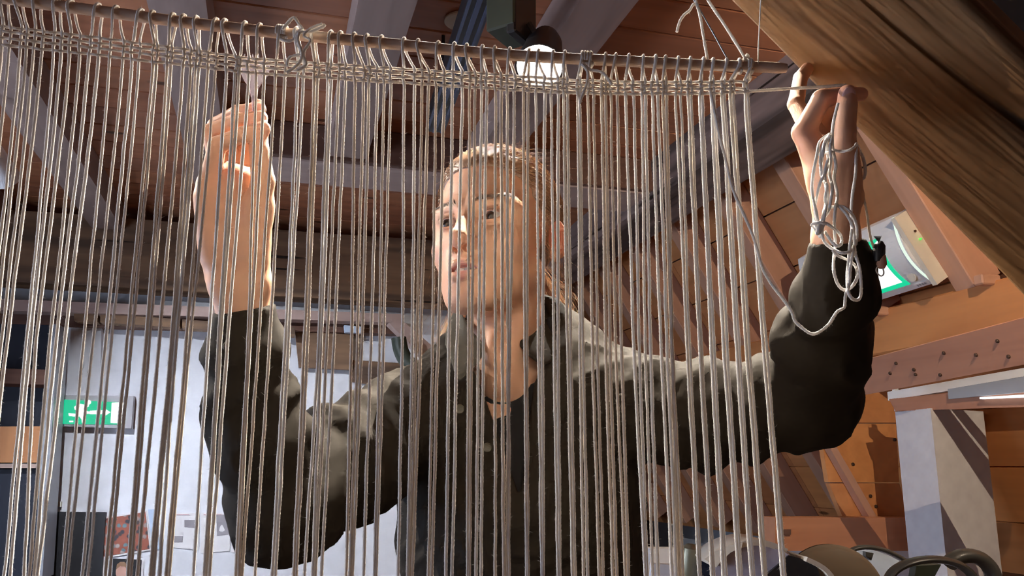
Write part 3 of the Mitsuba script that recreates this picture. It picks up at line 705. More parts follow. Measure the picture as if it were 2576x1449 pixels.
WY = np.array([[48, 66, 96, 148, 170, 185, 201, 207, 207, 205], [60, 78, 109, 158, 181, 197, 213, 216, 217, 213], [77, 95, 122, 170, 192, 206, 224, 226, 225, 222], [94, 112, 139, 184, 204, 220, 234, 236, 236, 230]], float)
def wefty(i, x): return float(np.interp(x, WX, WY[i]))
ORD = [f'{n}{"th" if 10 < n % 100 < 14 else {1: "st", 2: "nd", 3: "rd"}.get(n % 10, "th")}' for n in range(60)]
XS_ = [w[0] for w in WARP]
def where(j):
    x = XS_[j]
    if x < 710: return f'{ORD[sum(x <= q < 710 for q in XS_)]} left of the bow knot'
    if x < 1130: return f'{ORD[sum(710 < q <= x for q in XS_)]} right of the bow knot'
    if x < 1473: return f'{ORD[sum(x <= q < 1473 for q in XS_)]} left of the wound yarn near the lamp'
    if x < 1700: return f'{ORD[sum(1473 < q <= x for q in XS_)]} right of the wound yarn near the lamp'
    return f'{ORD[sum(q > x for q in XS_)]} left of the last warp yarn on the right'
strands = []
rngw = np.random.default_rng(21)
for j, (xl, A, C) in enumerate(WARP):
    key = newkey('warp_yarn')
    lab = 'cream warp yarn on the dowel, ' + where(j)
    grp = 'warp yarns looped over the dowel'
    if j == len(WARP) - 1: lab, grp = 'last cream warp yarn at the right end of the dowel, set apart from the others', None
    tag(key, lab, 'yarn', grp)
    Y = YS(xl)
    top = P(xl, rody(xl), Y)
    ra = np.array([0, -math.sin(math.radians(28)), math.cos(math.radians(28))])
    path = []
    def leg(S, front, idx):
        x3, x8, x14 = S
        yt, yb = wefty(0, x3 + 8), wefty(3, x3 + 3)
        sl = (x3 - x8) / 560.0
        xt = x3 + sl * (335 - yt) * .8; xb = x3 + sl * (335 - yb) * .8
        jx = rngw.uniform(-3, 3)
        pr = []
        yoff = -.006 if front else .006
        out = [P(x14 + (x14 - x8) * .62, 1735, Y), P(x14, 1414, Y), P((x8 * .45 + x14 * .55), 1180, Y), P(x8, 895, Y), P(x3 * .5 + x8 * .5 + rngw.uniform(-1, 1), 615, Y), P(x3, 335, Y), P(xb - jx * .3, yb + 10, Y)]
        par = 1 if idx % 2 else -1
        for i in (3, 2, 1, 0):
            out.append(P(xb + (xt - xb) * (3 - i) / 3 + (jx if i in (1, 2) else 0), wefty(i, xt), Y + .0008 * par * (1 if i % 2 else -1)))
        ym = yt - (yt - rody(xl)) * .18
        out.append(P(xt * .82 + xl * .18, ym, Y + yoff * .15))
        return out
    up1 = leg(A, True, 2 * j); up2 = leg(C, False, 2 * j + 1)
    R = RR + YR * .8
    def ring(a): # angle round the dowel, 0 = towards the eye, 90 = up
        return top + np.array([0, -math.cos(a), math.sin(a)]) * R
    front = up1 + [ring(a) + RT * .0006 * k for k, a in enumerate(np.radians([-8, 25, 60, 92]))]
    back = [ring(math.radians(a)) + RT * .0010 for a in (92, 125, 160, 190)] + up2[::-1]
    mat = f'yarn_{rngw.integers(3)}'
    add(key + '__strand', yarn(np.array(front), seed=2 * j, r=YR * rngw.uniform(.9, 1.1)), mat, smooth=True)
    add(key + '__strand', yarn(np.array(back), seed=2 * j + 1, r=YR * rngw.uniform(.9, 1.1)), mat, smooth=True)
    for S in (A, C): strands.append(S[0] + (S[0] - S[1]) / 560 * 120 * .8)
tag('weft_yarn', 'cream weft yarn woven across the warp, its loose hank wound round the right hand', 'yarn')
for i in range(4):
    xs = sorted(x for x in strands if x < 1864)
    path = [P(-150, wefty(i, -150), YS(-150))]
    for n_, x in enumerate(xs):
        par = 1 if n_ % 2 else -1
        path.append(P(x, wefty(i, x) + rngw.uniform(-1, 1), YS(x) - .0011 * par * (1 if i % 2 else -1)))
    if i in (0, 2): path += [P(1872, wefty(i, 1868) + 2, YS(1870)), P(1880, wefty(i, 1868) + 6, YS(1870) + .001), P(1873, wefty(i, 1868) + 9, YS(1870) + .002)]
    add('weft_yarn__row', yarn(np.array(path), seed=300 + i, r=YR * .95, fuzz=2600, wob=0), 'yarn_1', smooth=True)
def tp(pts, Y, s=1.0, o=(0, 0)):
    Y = np.broadcast_to(Y, (len(pts),))
    return np.array([P(o[0] + x / s, o[1] + y / s, yy) for (x, y), yy in zip(pts, Y)])
lead = tp([(1850, 233), (1900, 229), (2000, 222), (2060, 219), (2112, 215), (2128, 214)], [.772, .772, .775, .778, .780, .782])
add('weft_yarn__lead', yarn(lead, seed=310, fuzz=2400, wob=0), 'yarn_1', smooth=True)
HS, HO = 2.012, (1850, 140)
HANK = [
 ([(520, 240), (496, 340), (493, 480), (508, 560), (500, 620), (514, 690), (508, 760), (500, 860), (505, 960), (497, 1040), (502, 1110), (522, 1162), (556, 1186), (592, 1165), (616, 1120), (604, 1060), (560, 1030), (512, 1008), (492, 985)], .752),
 ([(478, 396), (430, 432), (415, 490), (400, 560), (388, 640), (392, 720), (410, 800), (420, 880), (430, 920), (441, 870), (456, 780), (461, 680), (441, 600), (430, 520), (445, 450), (472, 408)], .752),
 ([(476, 400), (452, 440), (441, 500), (432, 560), (442, 625), (462, 662), (455, 720), (472, 765), (530, 762), (580, 792), (610, 850), (615, 920), (590, 982), (540, 998), (480, 970), (442, 920), (452, 850), (492, 870), (532, 910), (536, 950), (510, 962), (478, 930), (452, 890)], .750),
 ([(490, 420), (479, 470), (484, 540), (476, 600), (490, 660), (481, 740), (470, 790), (440, 830), (425, 870), (415, 902), (400, 870), (386, 856), (430, 845), (472, 856)], .749),
 ([(590, 880), (580, 960), (571, 1060), (565, 1140), (576, 1210), (602, 1236), (630, 1225), (636, 1150), (625, 1060), (606, 1000), (602, 930), (592, 860), (560, 800), (512, 752)], .748),
 ([(480, 398), (462, 450), (470, 520), (455, 590), (430, 640), (410, 720), (402, 790), (424, 900), (446, 800), (466, 700), (452, 610), (470, 520)], .751),
 ([(497, 478), (530, 484), (560, 482), (595, 468), (612, 446)], .760),
 ([(418, 500), (450, 492), (478, 490), (497, 484)], .752),
 ([(612, 450), (610, 540), (606, 610), (592, 700), (586, 800), (592, 880), (600, 930)], .768)]
for i, (pts, Y) in enumerate(HANK):
    add('weft_yarn__hank_loop', yarn(tp(pts, Y + .004 * np.sin(np.arange(len(pts)) * 1.7 + i), HS, HO), seed=320 + i, fuzz=1200, wob=.0002), 'yarn_2', smooth=True)
tail = [(600, 960), (580, 1100), (575, 1160), (556, 1220), (549, 1275), (520, 1292), (480, 1350), (432, 1394), (390, 1408), (340, 1378), (300, 1340), (285, 1300), (240, 1230), (180, 1150), (140, 1080), (115, 1000), (90, 920), (50, 820), (14, 740), (-16, 660), (-52, 520), (-80, 400), (-104, 290), (-122, 200)]
add('weft_yarn__tail', yarn(tp(tail, np.interp(np.arange(len(tail)), [0, 8, len(tail) - 1], [.748, .742, .768]), HS, HO), seed=340, fuzz=1800), 'yarn_2', smooth=True)
add('weft_yarn__side_loop', yarn(tp([(618, 455), (632, 490), (650, 530), (656, 605), (642, 626), (624, 622)], .79, HS, HO), seed=341, fuzz=1200), 'yarn_2', smooth=True)
k = tag('tassel', 'thin yarn with a small dark frayed tassel hanging before the curved exit sign', 'tassel')
add(k + '__thread', yarn(tp([(612, 470), (622, 560), (640, 680), (665, 800), (680, 900), (704, 970), (730, 1020), (738, 1060)], .80, HS, HO), seed=342, fuzz=900, r=YR * .8), 'yarn_1', smooth=True)
c = P(2209, 622, .80)
add(k + '__dark_bead', lathe(c + np.array([0, 0, -.006]), [-.2, 0, -1], [(-.012, .003), (-.008, .0055), (0, .0062), (.006, .004), (.009, .003)], 16), 'black', smooth=40)
fr = [tube(np.array([c + np.array([.001, 0, .005]), c + np.array([.0005 + i * .0012 - .0036, 0, .0115])]), .0004, 4) for i in range(7)]
add(k + '__fringe', cat(*fr), 'black')
add(k + '__yellow_loop', tube(resample(tp([(730, 1060), (712, 1085), (735, 1115), (750, 1105), (744, 1070)], .80, HS, HO), .001), .0007, 6), 'yarn_1')
add(k + '__brown_end', lathe(P(2218, 655, .80), [-.1, 0, -1], [(-.009, .002), (-.004, .004), (.004, .005), (.008, .003)], 12), 'rafter_wood', smooth=40)
# knots on the dowel
def knot(key, lab, wraps, tails, seed):
    tag(key, lab, 'yarn')
    for x in wraps:
        top = P(x, rody(x), YS(x)); R = RR + YR
        p = [top + np.array([0, -math.cos(a), math.sin(a)]) * R + RT * .0022 * a / 6 for a in np.linspace(-.6, 2 * math.pi - .9, 16)]
        add(key + '__wrap', yarn(np.array(p), seed=seed, fuzz=800, wob=0), 'yarn_1', smooth=True); seed += 1
    for pts, s, o, Y in tails:
        add(key + '__tail', yarn(tp(pts, Y, s, o), seed=seed, fuzz=1000, wob=.0002), 'yarn_0', smooth=True); seed += 1
KO = (640, 0)
knot('tie_yarn', 'cream yarn tied in a bow round the dowel above the left hand, its ends dangling', (701, 707, 713, 719),
     [([(262, 390), (330, 415), (400, 395), (440, 320), (485, 295), (440, 230), (400, 178), (350, 222), (300, 275), (285, 300)], 4.025, KO, .738),
      ([(700, 248), (712, 258), (640, 292), (560, 322), (480, 325), (425, 375), (432, 440), (462, 500), (464, 548), (372, 572), (336, 622), (334, 672)], 4.025, KO, .736),
      ([(690, 242), (610, 270), (548, 305), (500, 365), (564, 402), (540, 460), (502, 520), (506, 600), (524, 652), (490, 682), (430, 716)], 4.025, KO, .735),
      ([(455, 330), (440, 400), (466, 480), (482, 560), (460, 630), (400, 690), (328, 738)], 4.025, KO, .7345),
      ([(300, 285), (350, 215), (408, 180), (452, 250), (478, 300)], 4.025, KO, .741)], 400)
knot('tie_yarn_001', 'cream yarn wound round the dowel right of the glowing lamp with two short hanging ends', (1463, 1470, 1477, 1484),
     [([(740, 650), (790, 712), (798, 800), (772, 900), (738, 985), (720, 1052)], 4.025, (1280, 0), .755), ([(770, 660), (820, 705), (885, 716), (955, 740), (1005, 800), (1042, 858)], 4.025, (1280, 0), .756),
      ([(735, 545), (760, 532), (800, 538), (830, 545)], 4.025, (1280, 0), .764)], 430)
knot('tie_yarn_002', 'cream knot at the right end of the dowel where a hanging cord is tied on', (1858, 1880, 1886),
     [([(1862, 152), (1872, 150), (1880, 146), (1884, 150), (1892, 152)], 1, (0, 0), .771), ([(1876, 152), (1877, 142), (1880, 136), (1882, 144), (1879, 154)], 1, (0, 0), .771), ([(1878, 185), (1888, 194), (1884, 203), (1872, 212)], 1, (0, 0), .775)], 450)
for pts, r, fz, mat, lab, nm in (
    ([(1700, -120), (1752, 8), (1766, 70), (1775, 120), (1781, 158)], YR, 1200, 'yarn_0', 'cream cord running up from the dowel to a knot at the top edge', 'hanging_string'),
    ([(1640, -190), (1742, -6), (1790, 76), (1833, 153)], .0009, 0, 'metal', 'thin grey wire slanting up from the dowel', 'thin_wire'),
    ([(1690, -150), (1780, -2), (1830, 74), (1879, 154)], YR, 1200, 'yarn_0', 'cream cord slanting up from the knot at the right end of the dowel', 'hanging_string'),
    ([(1924, -170), (1914, -10), (1909, 90), (1907, 162)], .0007, 300, 'yarn_2', 'very thin vertical thread in front of the old timber', 'thin_thread')):
    k = newkey(nm); add(k, yarn(tp(pts, .768), seed=460 + len(labels), fuzz=fz, r=r), mat, smooth=True); tag(k, lab, 'cord' if 'wire' not in nm else 'wire')
k = tag('loose_string', 'short loose frayed cord end hanging from the knot at the top edge', 'cord')
add(k, yarn(tp([(1754, 12), (1745, 10), (1736, 24), (1722, 36), (1711, 52), (1706, 66), (1703, 80)], .768), seed=480, fuzz=1500), 'yarn_0', smooth=True)

# the fork that beats the weft, held from behind
scene['clear_plastic'] = {'type': 'blendbsdf', 'weight': .5, 'a': {'type': 'thindielectric', 'int_ior': 1.5}, 'b': {'type': 'twosided', 'bsdf': {'type': 'principled', 'base_color': rgb(.45, .40, .48), 'roughness': .2, 'specular': .6}}}
k = tag('comb_fork', 'clear plastic fork with pointed tines pushed up into the weave by the left hand', 'fork')
YF = .775
hd = [(606, 152), (610, 150), (676, 156), (678, 170), (672, 190), (660, 205), (648, 222), (645, 252), (632, 250), (628, 222), (616, 206), (606, 186)]
add(k + '__head', polybox(hd, P(640, 200, YF), [0, 1, 0.1], .0022), 'clear_plastic')
for x in (612, 620, 635, 649, 664):
    a, b = P(x, 158, YF + .001), P(x + (1 if x > 630 else 4), 136, YF - .004)
    add(k + '__tine', tube(np.array([a, (a + b) / 2, b]), [.0022, .0016, .0004], 8), 'clear_plastic', smooth=40)
add(k + '__handle', tube(resample([P(638, 246, YF + .001), P(640, 275, .79), P(644, 310, .80)], .004), .0035, 10, flat=(.6, 1.3)), 'clear_plastic', smooth=40)

# ------------------------------------------------------------------ chairs at the lower right
plain('lilac_pad', (.36, .32, .36), .5); plain('cream_leather', (.78, .70, .56), .45); plain('taupe', (.23, .19, .14), .6); plain('olive_brass', (.28, .26, .17), .3, .3); plain('arm_black', (.05, .05, .045), .3)
YC = 1.95
k = tag('white_table', 'pale white table edge at the bottom right behind the warp', 'table')
add(k, quadbox([(1640, 1418), (1775, 1426), (1790, 1560), (1630, 1560)], P(1700, 1430, 2.3), [0, 1, 0], .03), 'plaster')
k = tag('desk_lamp', 'olive brass domed lamp shade low at the right behind the warp', 'lamp')
lc = P(1735, 1434, 2.1)
add(k + '__shade', lathe(lc, [.1, -.1, 1], [(-.012, .024), (.0, .026), (.03, .026), (.052, .022), (.06, .012), (.062, 0.001)], 32), 'olive_brass', smooth=40)
add(k + '__collar', lathe(lc - EZ * .03, EZ, [(0, .022), (.018, .024)], 24), 'black')
add(k + '__arm', tube(resample([P(1752, 1430, 2.1), P(1785, 1425, 2.1), P(1830, 1490, 2.1)], .01), .028, 12), 'navy', smooth=40)
def ribbon(pxs, Y, r, back, mat, key):
    p = resample(tp(pxs, Y), .01)
    m = []
    q = np.vstack([p, p + np.array([0, back, 0])]); n = len(p)
    t = np.gradient(p, axis=0); t /= np.linalg.norm(t, axis=1, keepdims=True)
    nn = np.cross(t, [0, 1, 0]); rows = [p + nn * r, p - nn * r, p - nn * r + np.array([0, back, 0]), p + nn * r + np.array([0, back, 0])]
    v = np.stack(rows, 1).reshape(-1, 3); f = []
    for i in range(n - 1):
        for j in range(4):
            a, b = i * 4 + j, i * 4 + (j + 1) % 4; f += [[a, b, b + 4], [a, b + 4, a + 4]]
    f += [[0, 2, 1], [0, 3, 2]]; e = (n - 1) * 4; f += [[e, e + 1, e + 2], [e, e + 2, e + 3]]
    me = trimesh.Trimesh(v, f, process=False)
    if me.volume < 0: me.invert()
    return add(key, me, mat, smooth=35)
k = tag('padded_chair', 'padded chair with cream rim, lilac back and black seat at the bottom right', 'chair')
add(k + '__back', polybox([(1786, 1449), (1800, 1428), (1830, 1396), (1862, 1377), (1896, 1368), (1940, 1375), (1978, 1391), (1990, 1400), (1945, 1432), (1925, 1470), (1890, 1540), (1780, 1540)], P(1880, 1420, YC), [0.25, 1, 0], .12), 'lilac_pad')
ribbon([(1786, 1418), (1815, 1394), (1850, 1376), (1896, 1365), (1940, 1371), (1980, 1388)], YC - .015, .0065, .16, 'cream_leather', k + '__rim')
add(k + '__rim', polybox([(1772, 1406), (1800, 1386), (1838, 1371), (1868, 1366), (1866, 1377), (1838, 1390), (1815, 1410), (1802, 1428)], P(1820, 1395, YC - .02), [0.25, 1, 0], .05), 'cream_leather')
add(k + '__seat', polybox([(1984, 1397), (2012, 1404), (2054, 1424), (2062, 1445), (2060, 1560), (1890, 1560), (1925, 1449), (1950, 1428)], P(2000, 1430, YC - .03), [0.1, 1, 0], .12), 'black')
ribbon([(2030, 1407), (2058, 1420), (2085, 1440), (2110, 1480)], YC - .05, .005, .15, 'cream_leather', k + '__edge')
k = tag('round_chair', 'taupe round chair back between the cream rimmed chair and the black arm loops', 'chair')
cc = P(2096, 1496, YC + .12); r_ = np.linalg.norm(P(2096, 1368, YC + .12) - cc)
add(k + '__back', lathe(cc, [-.15, -1, -.1], [(-.05, r_ * .8), (-.03, r_ * .96), (0, r_), (.02, r_ * .985), (.035, r_ * .93), (.05, r_ * .6), (.055, .001)], 64), 'taupe', smooth=50)
def flatloop(pxs, Y, r, fl, mat, key):
    return add(key, tube(resample(tp(pxs, Y), .008), r, 14, flat=fl), mat, smooth=50)
k = tag('wheel_chair_ring', 'thin black hoop around a pale disc behind the taupe round chair back', 'hoop')
flatloop([(2120, 1400), (2150, 1381), (2190, 1377), (2235, 1388), (2280, 1412), (2320, 1445), (2345, 1490)], YC + .3, .0075, (1.4, .8), 'arm_black', k + '__hoop')
add(k + '__disc', polybox([(2150, 1388), (2190, 1382), (2230, 1394), (2262, 1410), (2256, 1449), (2250, 1540), (2130, 1540)], P(2200, 1420, YC + .36), [0, 1, 0], .03), 'pale_blue')
add(k + '__bracket', polybox([(2178, 1388), (2198, 1392), (2192, 1410), (2178, 1400)], P(2190, 1400, YC + .33), [0, 1, 0], .02), 'arm_black')
k = tag('arm_loop_chair', 'black curved chair arm loop with bracket low at the right, left of the larger one', 'chair arm')
flatloop([(2225, 1500), (2238, 1450), (2265, 1425), (2305, 1411), (2350, 1407), (2395, 1414), (2430, 1432), (2455, 1465), (2462, 1510)], YC, .0105, (1.8, .8), 'arm_black', k + '__loop')
add(k + '__bracket', polybox([(2305, 1424), (2368, 1420), (2352, 1449), (2330, 1520), (2290, 1520)], P(2330, 1440, YC + .05), [0, 1, 0], .03), 'gear_green')
k = tag('arm_loop_chair_001', 'thick black curved chair arm at the lower right corner in front of the column', 'chair arm')
flatloop([(2385, 1420), (2405, 1404), (2435, 1398), (2465, 1405), (2490, 1428), (2500, 1460), (2500, 1520)], YC + .1, .021, (1.2, .8), 'arm_black', k + '__loop')
add(k + '__clip', polybox([(2396, 1408), (2416, 1405), (2420, 1424), (2412, 1424)], P(2405, 1415, YC + .06), [0, 1, 0], .03), 'arm_black')

# ------------------------------------------------------------------ the person
PS = 'person'
tag(PS, 'person in a dark open-collared shirt reaching up with both arms behind the warp', 'person')
HA = np.array([[0.9147, -0.4013, 0.0470], [-0.4040, -0.9094, 0.0987], [-0.0031, 0.1093, 0.9940]])
HC0, HSC = np.array([-.022, 1.068, 1.692]), .98
def hl(p): return ((np.asarray(p, float) - HC0) @ HA.T) / HSC
def hw(q): return np.asarray(q, float) @ HA * HSC + HC0
EYE = [np.array([s * .0315, .0705, 0.0]) for s in (-1, 1)]
NECK = P(1288, 955, 1.105)
def d_head(p):
    q = hl(p); s = q * np.array([1, 1, 1]); a = np.abs(q[:, 0]); m = np.stack([a, q[:, 1], q[:, 2]], 1)   # mirrored
    d = ell(q, (0, -.012, .042), (.074, .096, .083))
    d = smin(d, ell(q, (0, .030, -.030), (.060, .060, .082)), .03)
    d = smin(d, cone(m, (.053, .0, -.055), (.022, .066, -.100), .014, .015), .03)
    d = smin(d, ell(q, (0, .070, -.103), (.021, .018, .0165)), .02)
    d = smin(d, ell(m, (.043, .055, -.030), (.019, .019, .019)), .022)
    d = smin(d, ell(m, (.050, .046, .010), (.016, .022, .020)), .018)
    d = smin(d, cone(m, (.010, .080, .016), (.042, .066, .019), .0105, .0095), .016)
    d = smin(d, ell(q, (0, .068, -.070), (.034, .028, .030)), .02)
    # eye sockets
    d = smax(d, -ell(m, (.029, .094, -.001), (.016, .016, .0115)), .012)
    # lids
    e = m - EYE[1]
    ball = np.linalg.norm(e, axis=1)
    d = smin(d, ball - .0145, .004)
    ang = .10
    ex, ez = e[:, 0] * math.cos(ang) - e[:, 2] * math.sin(ang) * 0, e[:, 2]
    R, o = .0215, .0158
    alm = np.maximum(np.hypot(ex, ez - o) - R, np.hypot(ex, ez + o + .0008) - R)
    d = smax(d, -np.maximum(alm, .004 - e[:, 1]), .0012)
    # upper lid fold
    d = smax(d, -(np.abs(np.hypot(ex, ez + .011) - .0235) - .0004 + 5 * np.maximum(0, .004 - ez) + np.maximum(0, np.abs(ex) - .013)), .0015)
    # nose
    nz = chain(q, [((0, .080, .012), .0075), ((0, .094, -.012), .0085), ((0, .1075, -.034), .0098), ((0, .1065, -.039), .0095)], .006)
    nz = smin(nz, ell(m, (.0115, .0945, -.0405), (.0072, .0105, .0075)), .007)
    nz = smin(nz, cone(q, (0, .100, -.045), (0, .088, -.049), .005, .006), .006)
    d = smin(d, nz, .010)
    d = smax(d, -ell(m, (.0066, .0995, -.0475), (.0038, .0062, .0042)), .002)
    # mouth
    lip_u = np.minimum(cone(m, (0, .0975, -.0655), (.0085, .0970, -.0645), .0042, .0044), cone(m, (.0085, .0970, -.0645), (.0235, .0855, -.0705), .0044, .0022))
    lip_l = smin(cone(m, (0, .0950, -.0805), (.010, .0935, -.0800), .0056, .0054), cone(m, (.010, .0935, -.080), (.0225, .0850, -.0725), .0054, .0022), .003)
    d = smin(d, lip_u, .004); d = smin(d, lip_l, .004)
    d = smax(d, -ell(q, (0, .094, -.0722), (.0185, .017, .0032)), .0015)
    d = smax(d, -cone(q, (0, .1035, -.052), (0, .1035, -.058), .0022, .0026), .003)   # philtrum
    # ears
    ea = m - np.array([.0735, -.014, -.006])
    c, s2 = math.cos(.42), math.sin(.42)
    eq = np.stack([ea[:, 0] * c - (-ea[:, 1]) * s2, ea[:, 0] * s2 + (-ea[:, 1]) * c, ea[:, 2]], 1)
    ear = ell(eq, (.004, .011, .002), (.0072, .0165, .028))
    ear = smax(ear, -ell(eq, (.0115, .0095, .004), (.0098, .0118, .0205)), .0015)
    ear = smin(ear, cone(eq, (.006, .0150, -.008), (.0065, .0155, .012), .0024, .0020), .0025)
    ear = smin(ear, ell(eq, (.0075, -.0025, -.003), (.0032, .0035, .0055)), .002)
    ear = smin(ear, ell(eq, (.004, .004, -.0235), (.0050, .0080, .0085)), .004)
    d = smin(d, ear, .006)
    # neck
    n0 = hw([[0, -.022, -.055]])[0]
    nk = cone(p, n0, NECK, .047, .053)
    n1, n2 = hw([[.045, -.02, -.06]])[0], P(1262, 965, 1.045)
    nk = smin(nk, cone(p, n1, n2, .010, .008), .022)
    nk = smin(nk, ell(p, P(1240, 880, 1.045), (.010, .012, .018)), .02)
    d = smin(d, nk, .022)
    d = smin(d, ell(p, P(1290, 1010, 1.12), (.11, .07, .07)), .04)
    return d
def fing(p, js, k=.002): return chain(p, [(P(x, y, Y), r) for x, y, Y, r in js], k)
LW = P(602, 700, .832)
def d_hand_l(p):
    w = P(600, 705, .832)
    d = None
    wr = smin(cone(p, P(575, 712, .83), P(570, 600, .825), .0195, .018), cone(p, P(632, 712, .835), P(628, 600, .835), .0190, .018), .012)
    arm = smin(cone(p, P(582, 712, .83), P(606, 850, .845), .0200, .0205), cone(p, P(628, 712, .835), P(628, 850, .85), .0190, .0205), .014)
    d = smin(wr, arm, .012)
    d = smin(d, ell(p, P(536, 690, .835), (.0075, .009, .010)), .010)
    for mc, r in (((527, 462, .808), .0125), ((556, 442, .818), .0125), ((592, 430, .832), .0125), ((626, 425, .845), .0120)):
        d = smin(d, cone(p, P(552 + (mc[0] - 527) * .75, 605, .827), P(*mc), .0165, r), .010)
    d = smin(d, cone(p, P(540, 640, .822), P(524, 500, .806), .0150, .0135), .012)          # little-finger side
    d = smin(d, cone(p, P(632, 640, .822), P(652, 520, .808), .0175, .0150), .012)          # ball of the thumb
    d = smin(d, cone(p, P(588, 610, .822), P(588, 452, .817), .0165, .0145), .012)
    d = smin(d, cone(p, P(618, 600, .822), P(622, 460, .824), .0165, .0130), .012)
    d = smin(d, cone(p, P(556, 405, .826), P(628, 398, .842), .0125, .0125), .010)
    f = [[(527, 462, .808, .0105), (546, 366, .788, .0090), (612, 338, .778, .0078), (664, 322, .784, .0066)],
         [(556, 442, .818, .0108), (533, 334, .806, .0095), (598, 305, .792, .0083), (656, 296, .790, .0072)],
         [(592, 430, .832, .0110), (545, 318, .828, .0095), (600, 284, .808, .0083), (652, 274, .796, .0072)],
         [(634, 428, .836, .0112), (612, 338, .836, .0098), (628, 284, .822, .0080), (650, 266, .804, .0070)]]
    g = None
    for c in f:
        e = fing(p, c); g = e if g is None else smin(g, e, .0016)
    d = smin(d, g, .005)
    th = fing(p, [(646, 540, .812, .0150), (662, 455, .800, .0118), (652, 378, .790, .0098), (652, 322, .790, .0082)])
    d = smin(d, th, .006)
    return d
def d_hand_r(p):
    arm = chain(p, [(P(2106, 700, .838), .0190), (P(2102, 600, .812), .0218), (P(2103, 500, .80), .0222), (P(2098, 440, .795), .0235)], .01)
    d = smin(arm, ell(p, P(2152, 492, .803), (.007, .008, .010)), .010)
    for mc, r in (((2022, 334, .800), .0115), ((2040, 322, .822), .0115), ((2068, 322, .843), .011), ((2096, 330, .860), .010)):
        d = smin(d, cone(p, P(2084 + (mc[0] - 2022) * .25, 450, .80), P(*mc), .0185, r), .011)
    d = smin(d, cone(p, P(2112, 450, .792), P(2124, 385, .782), .0180, .0135), .010)
    f = [[(2022, 332, .800, .0112), (2066, 250, .786, .0098), (2118, 238, .789, .0083), (2166, 237, .796, .0070)],
         [(2034, 318, .822, .0105), (2002, 262, .838, .0088), (2014, 196, .866, .0078), (2040, 160, .885, .0068)],
         [(2068, 320, .843, .0100), (2100, 262, .838, .0080), (2118, 240, .822, .0070), (2130, 236, .812, .0064)],
         [(2092, 328, .858, .0090), (2112, 280, .852, .0074), (2122, 255, .838, .0064), (2128, 246, .828, .006)]]
    g = None
    for c in f:
        e = fing(p, c); g = e if g is None else smin(g, e, .0014)
    d = smin(d, g, .005)
    th = fing(p, [(2120, 405, .783, .0135), (2126, 330, .772, .0102), (2130, 268, .768, .0098), (2132, 236, .770, .0090)])
    return smin(d, th, .0045)
SHL, SHR = P(1010, 1062, 1.09), P(1520, 1010, 1.10)
ELL_, ELR = P(712, 1285, .915), P(2030, 1010, 1.0)
CH = P(1305, 1190, 1.125)
def d_torso(p):
    d = ell(p, CH, (.135, .075, .22))
    d = smin(d, cone(p, SHL, SHR, .045, .045), .04)
    d = smin(d, cone(p, SHL, ELL_, .042, .035), .02); d = smin(d, cone(p, SHR, ELR, .042, .035), .02)
    d = smin(d, cone(p, ELL_, P(612, 790, .842), .033, .0245), .01); d = smin(d, cone(p, ELR, P(2102, 640, .818), .033, .022), .01)
    return smin(d, cone(p, NECK + np.array([0, 0, -.08]), NECK, .06, .045), .02)
def bounds(pts, r): pts = np.array(pts); return pts.min(0) - r, pts.max(0) + r
lo, hi = bounds([hw([[0, 0, .03]])[0], NECK], .135); hi[2] = HC0[2] + .145; lo[2] = NECK[2] - .08
zc = lo[2] + .012
m_head = polygonize(lambda p: np.maximum(d_head(p), zc - p[:, 2]), lo, hi, .0016)
lo, hi = bounds([P(520, 300, .80), P(660, 300, .79), P(590, 830, .845), P(640, 270, .80), P(640, 420, .86)], .035)
lo[1:] -= .04; hi[1] += .03
m_hl = polygonize(d_hand_l, lo, hi, .0015)
lo, hi = bounds([P(2010, 160, .88), P(2170, 240, .80), P(2100, 680, .835), P(2130, 230, .765), P(2010, 330, .80)], .03)
lo[2] -= .03; hi[1] += .03
m_hr = polygonize(d_hand_r, lo, hi, .0014)
lo, hi = bounds([SHL, SHR, ELL_, ELR, P(612, 790, .842), P(2102, 640, .818), CH + np.array([0, 0, -.24]), NECK], .09)
m_to = polygonize(d_torso, lo, hi, .007)
def clean(m):
    m = trimesh.Trimesh(m.vertices, m.faces, process=False); return m
def union(ms):
    import manifold3d as mf
    try:
        out = None
        for m in ms:
            c = mf.Manifold(mf.Mesh(np.asarray(m.vertices, np.float32), np.asarray(m.faces, np.uint32)))
            if c.is_empty(): raise ValueError('not closed')
            out = c if out is None else out + c
        me = out.to_mesh()
        return trimesh.Trimesh(me.vert_properties[:, :3], me.tri_verts, process=False)
    except Exception as e:
        print('union failed', e); return cat(*ms)
body = union([m_head, m_hl, m_hr, m_to])
V = np.asarray(body.vertices); Q = hl(V)
col = np.tile(np.array([.60, .325, .205]), (len(V), 1))
nz = meshkit.fbm(V * 60, 3, 4)[:, None]
col *= .93 + .14 * nz
def blend(w, c):
    global col
    col = col * (1 - w[:, None]) + np.array(c) * w[:, None]
isH = np.linalg.norm(Q, axis=1) < .2
A_ = np.abs(Q[:, 0])
def g(x, a, b):
    t = np.clip((x - a) / (b - a), 0, 1); return t * t * (3 - 2 * t)
lipd = np.minimum(cone(np.stack([A_, Q[:, 1], Q[:, 2]], 1), (0, .0985, -.0665), (.022, .087, -.0705), .0052, .0028), cone(np.stack([A_, Q[:, 1], Q[:, 2]], 1), (0, .0965, -.080), (.021, .087, -.0735), .0066, .003))
blend(isH * g(lipd, .0015, -.0005) * .8, (.48, .19, .17))
blend(isH * g(np.linalg.norm(Q - [.080, -.025, 0], axis=1), .034, .02) * .6, (.70, .18, .12))  # visible ear reddened in its colour, for light shining through
blend(isH * g(np.linalg.norm(Q - [0, .108, -.036], axis=1), .022, .008) * .35, (.66, .30, .24))
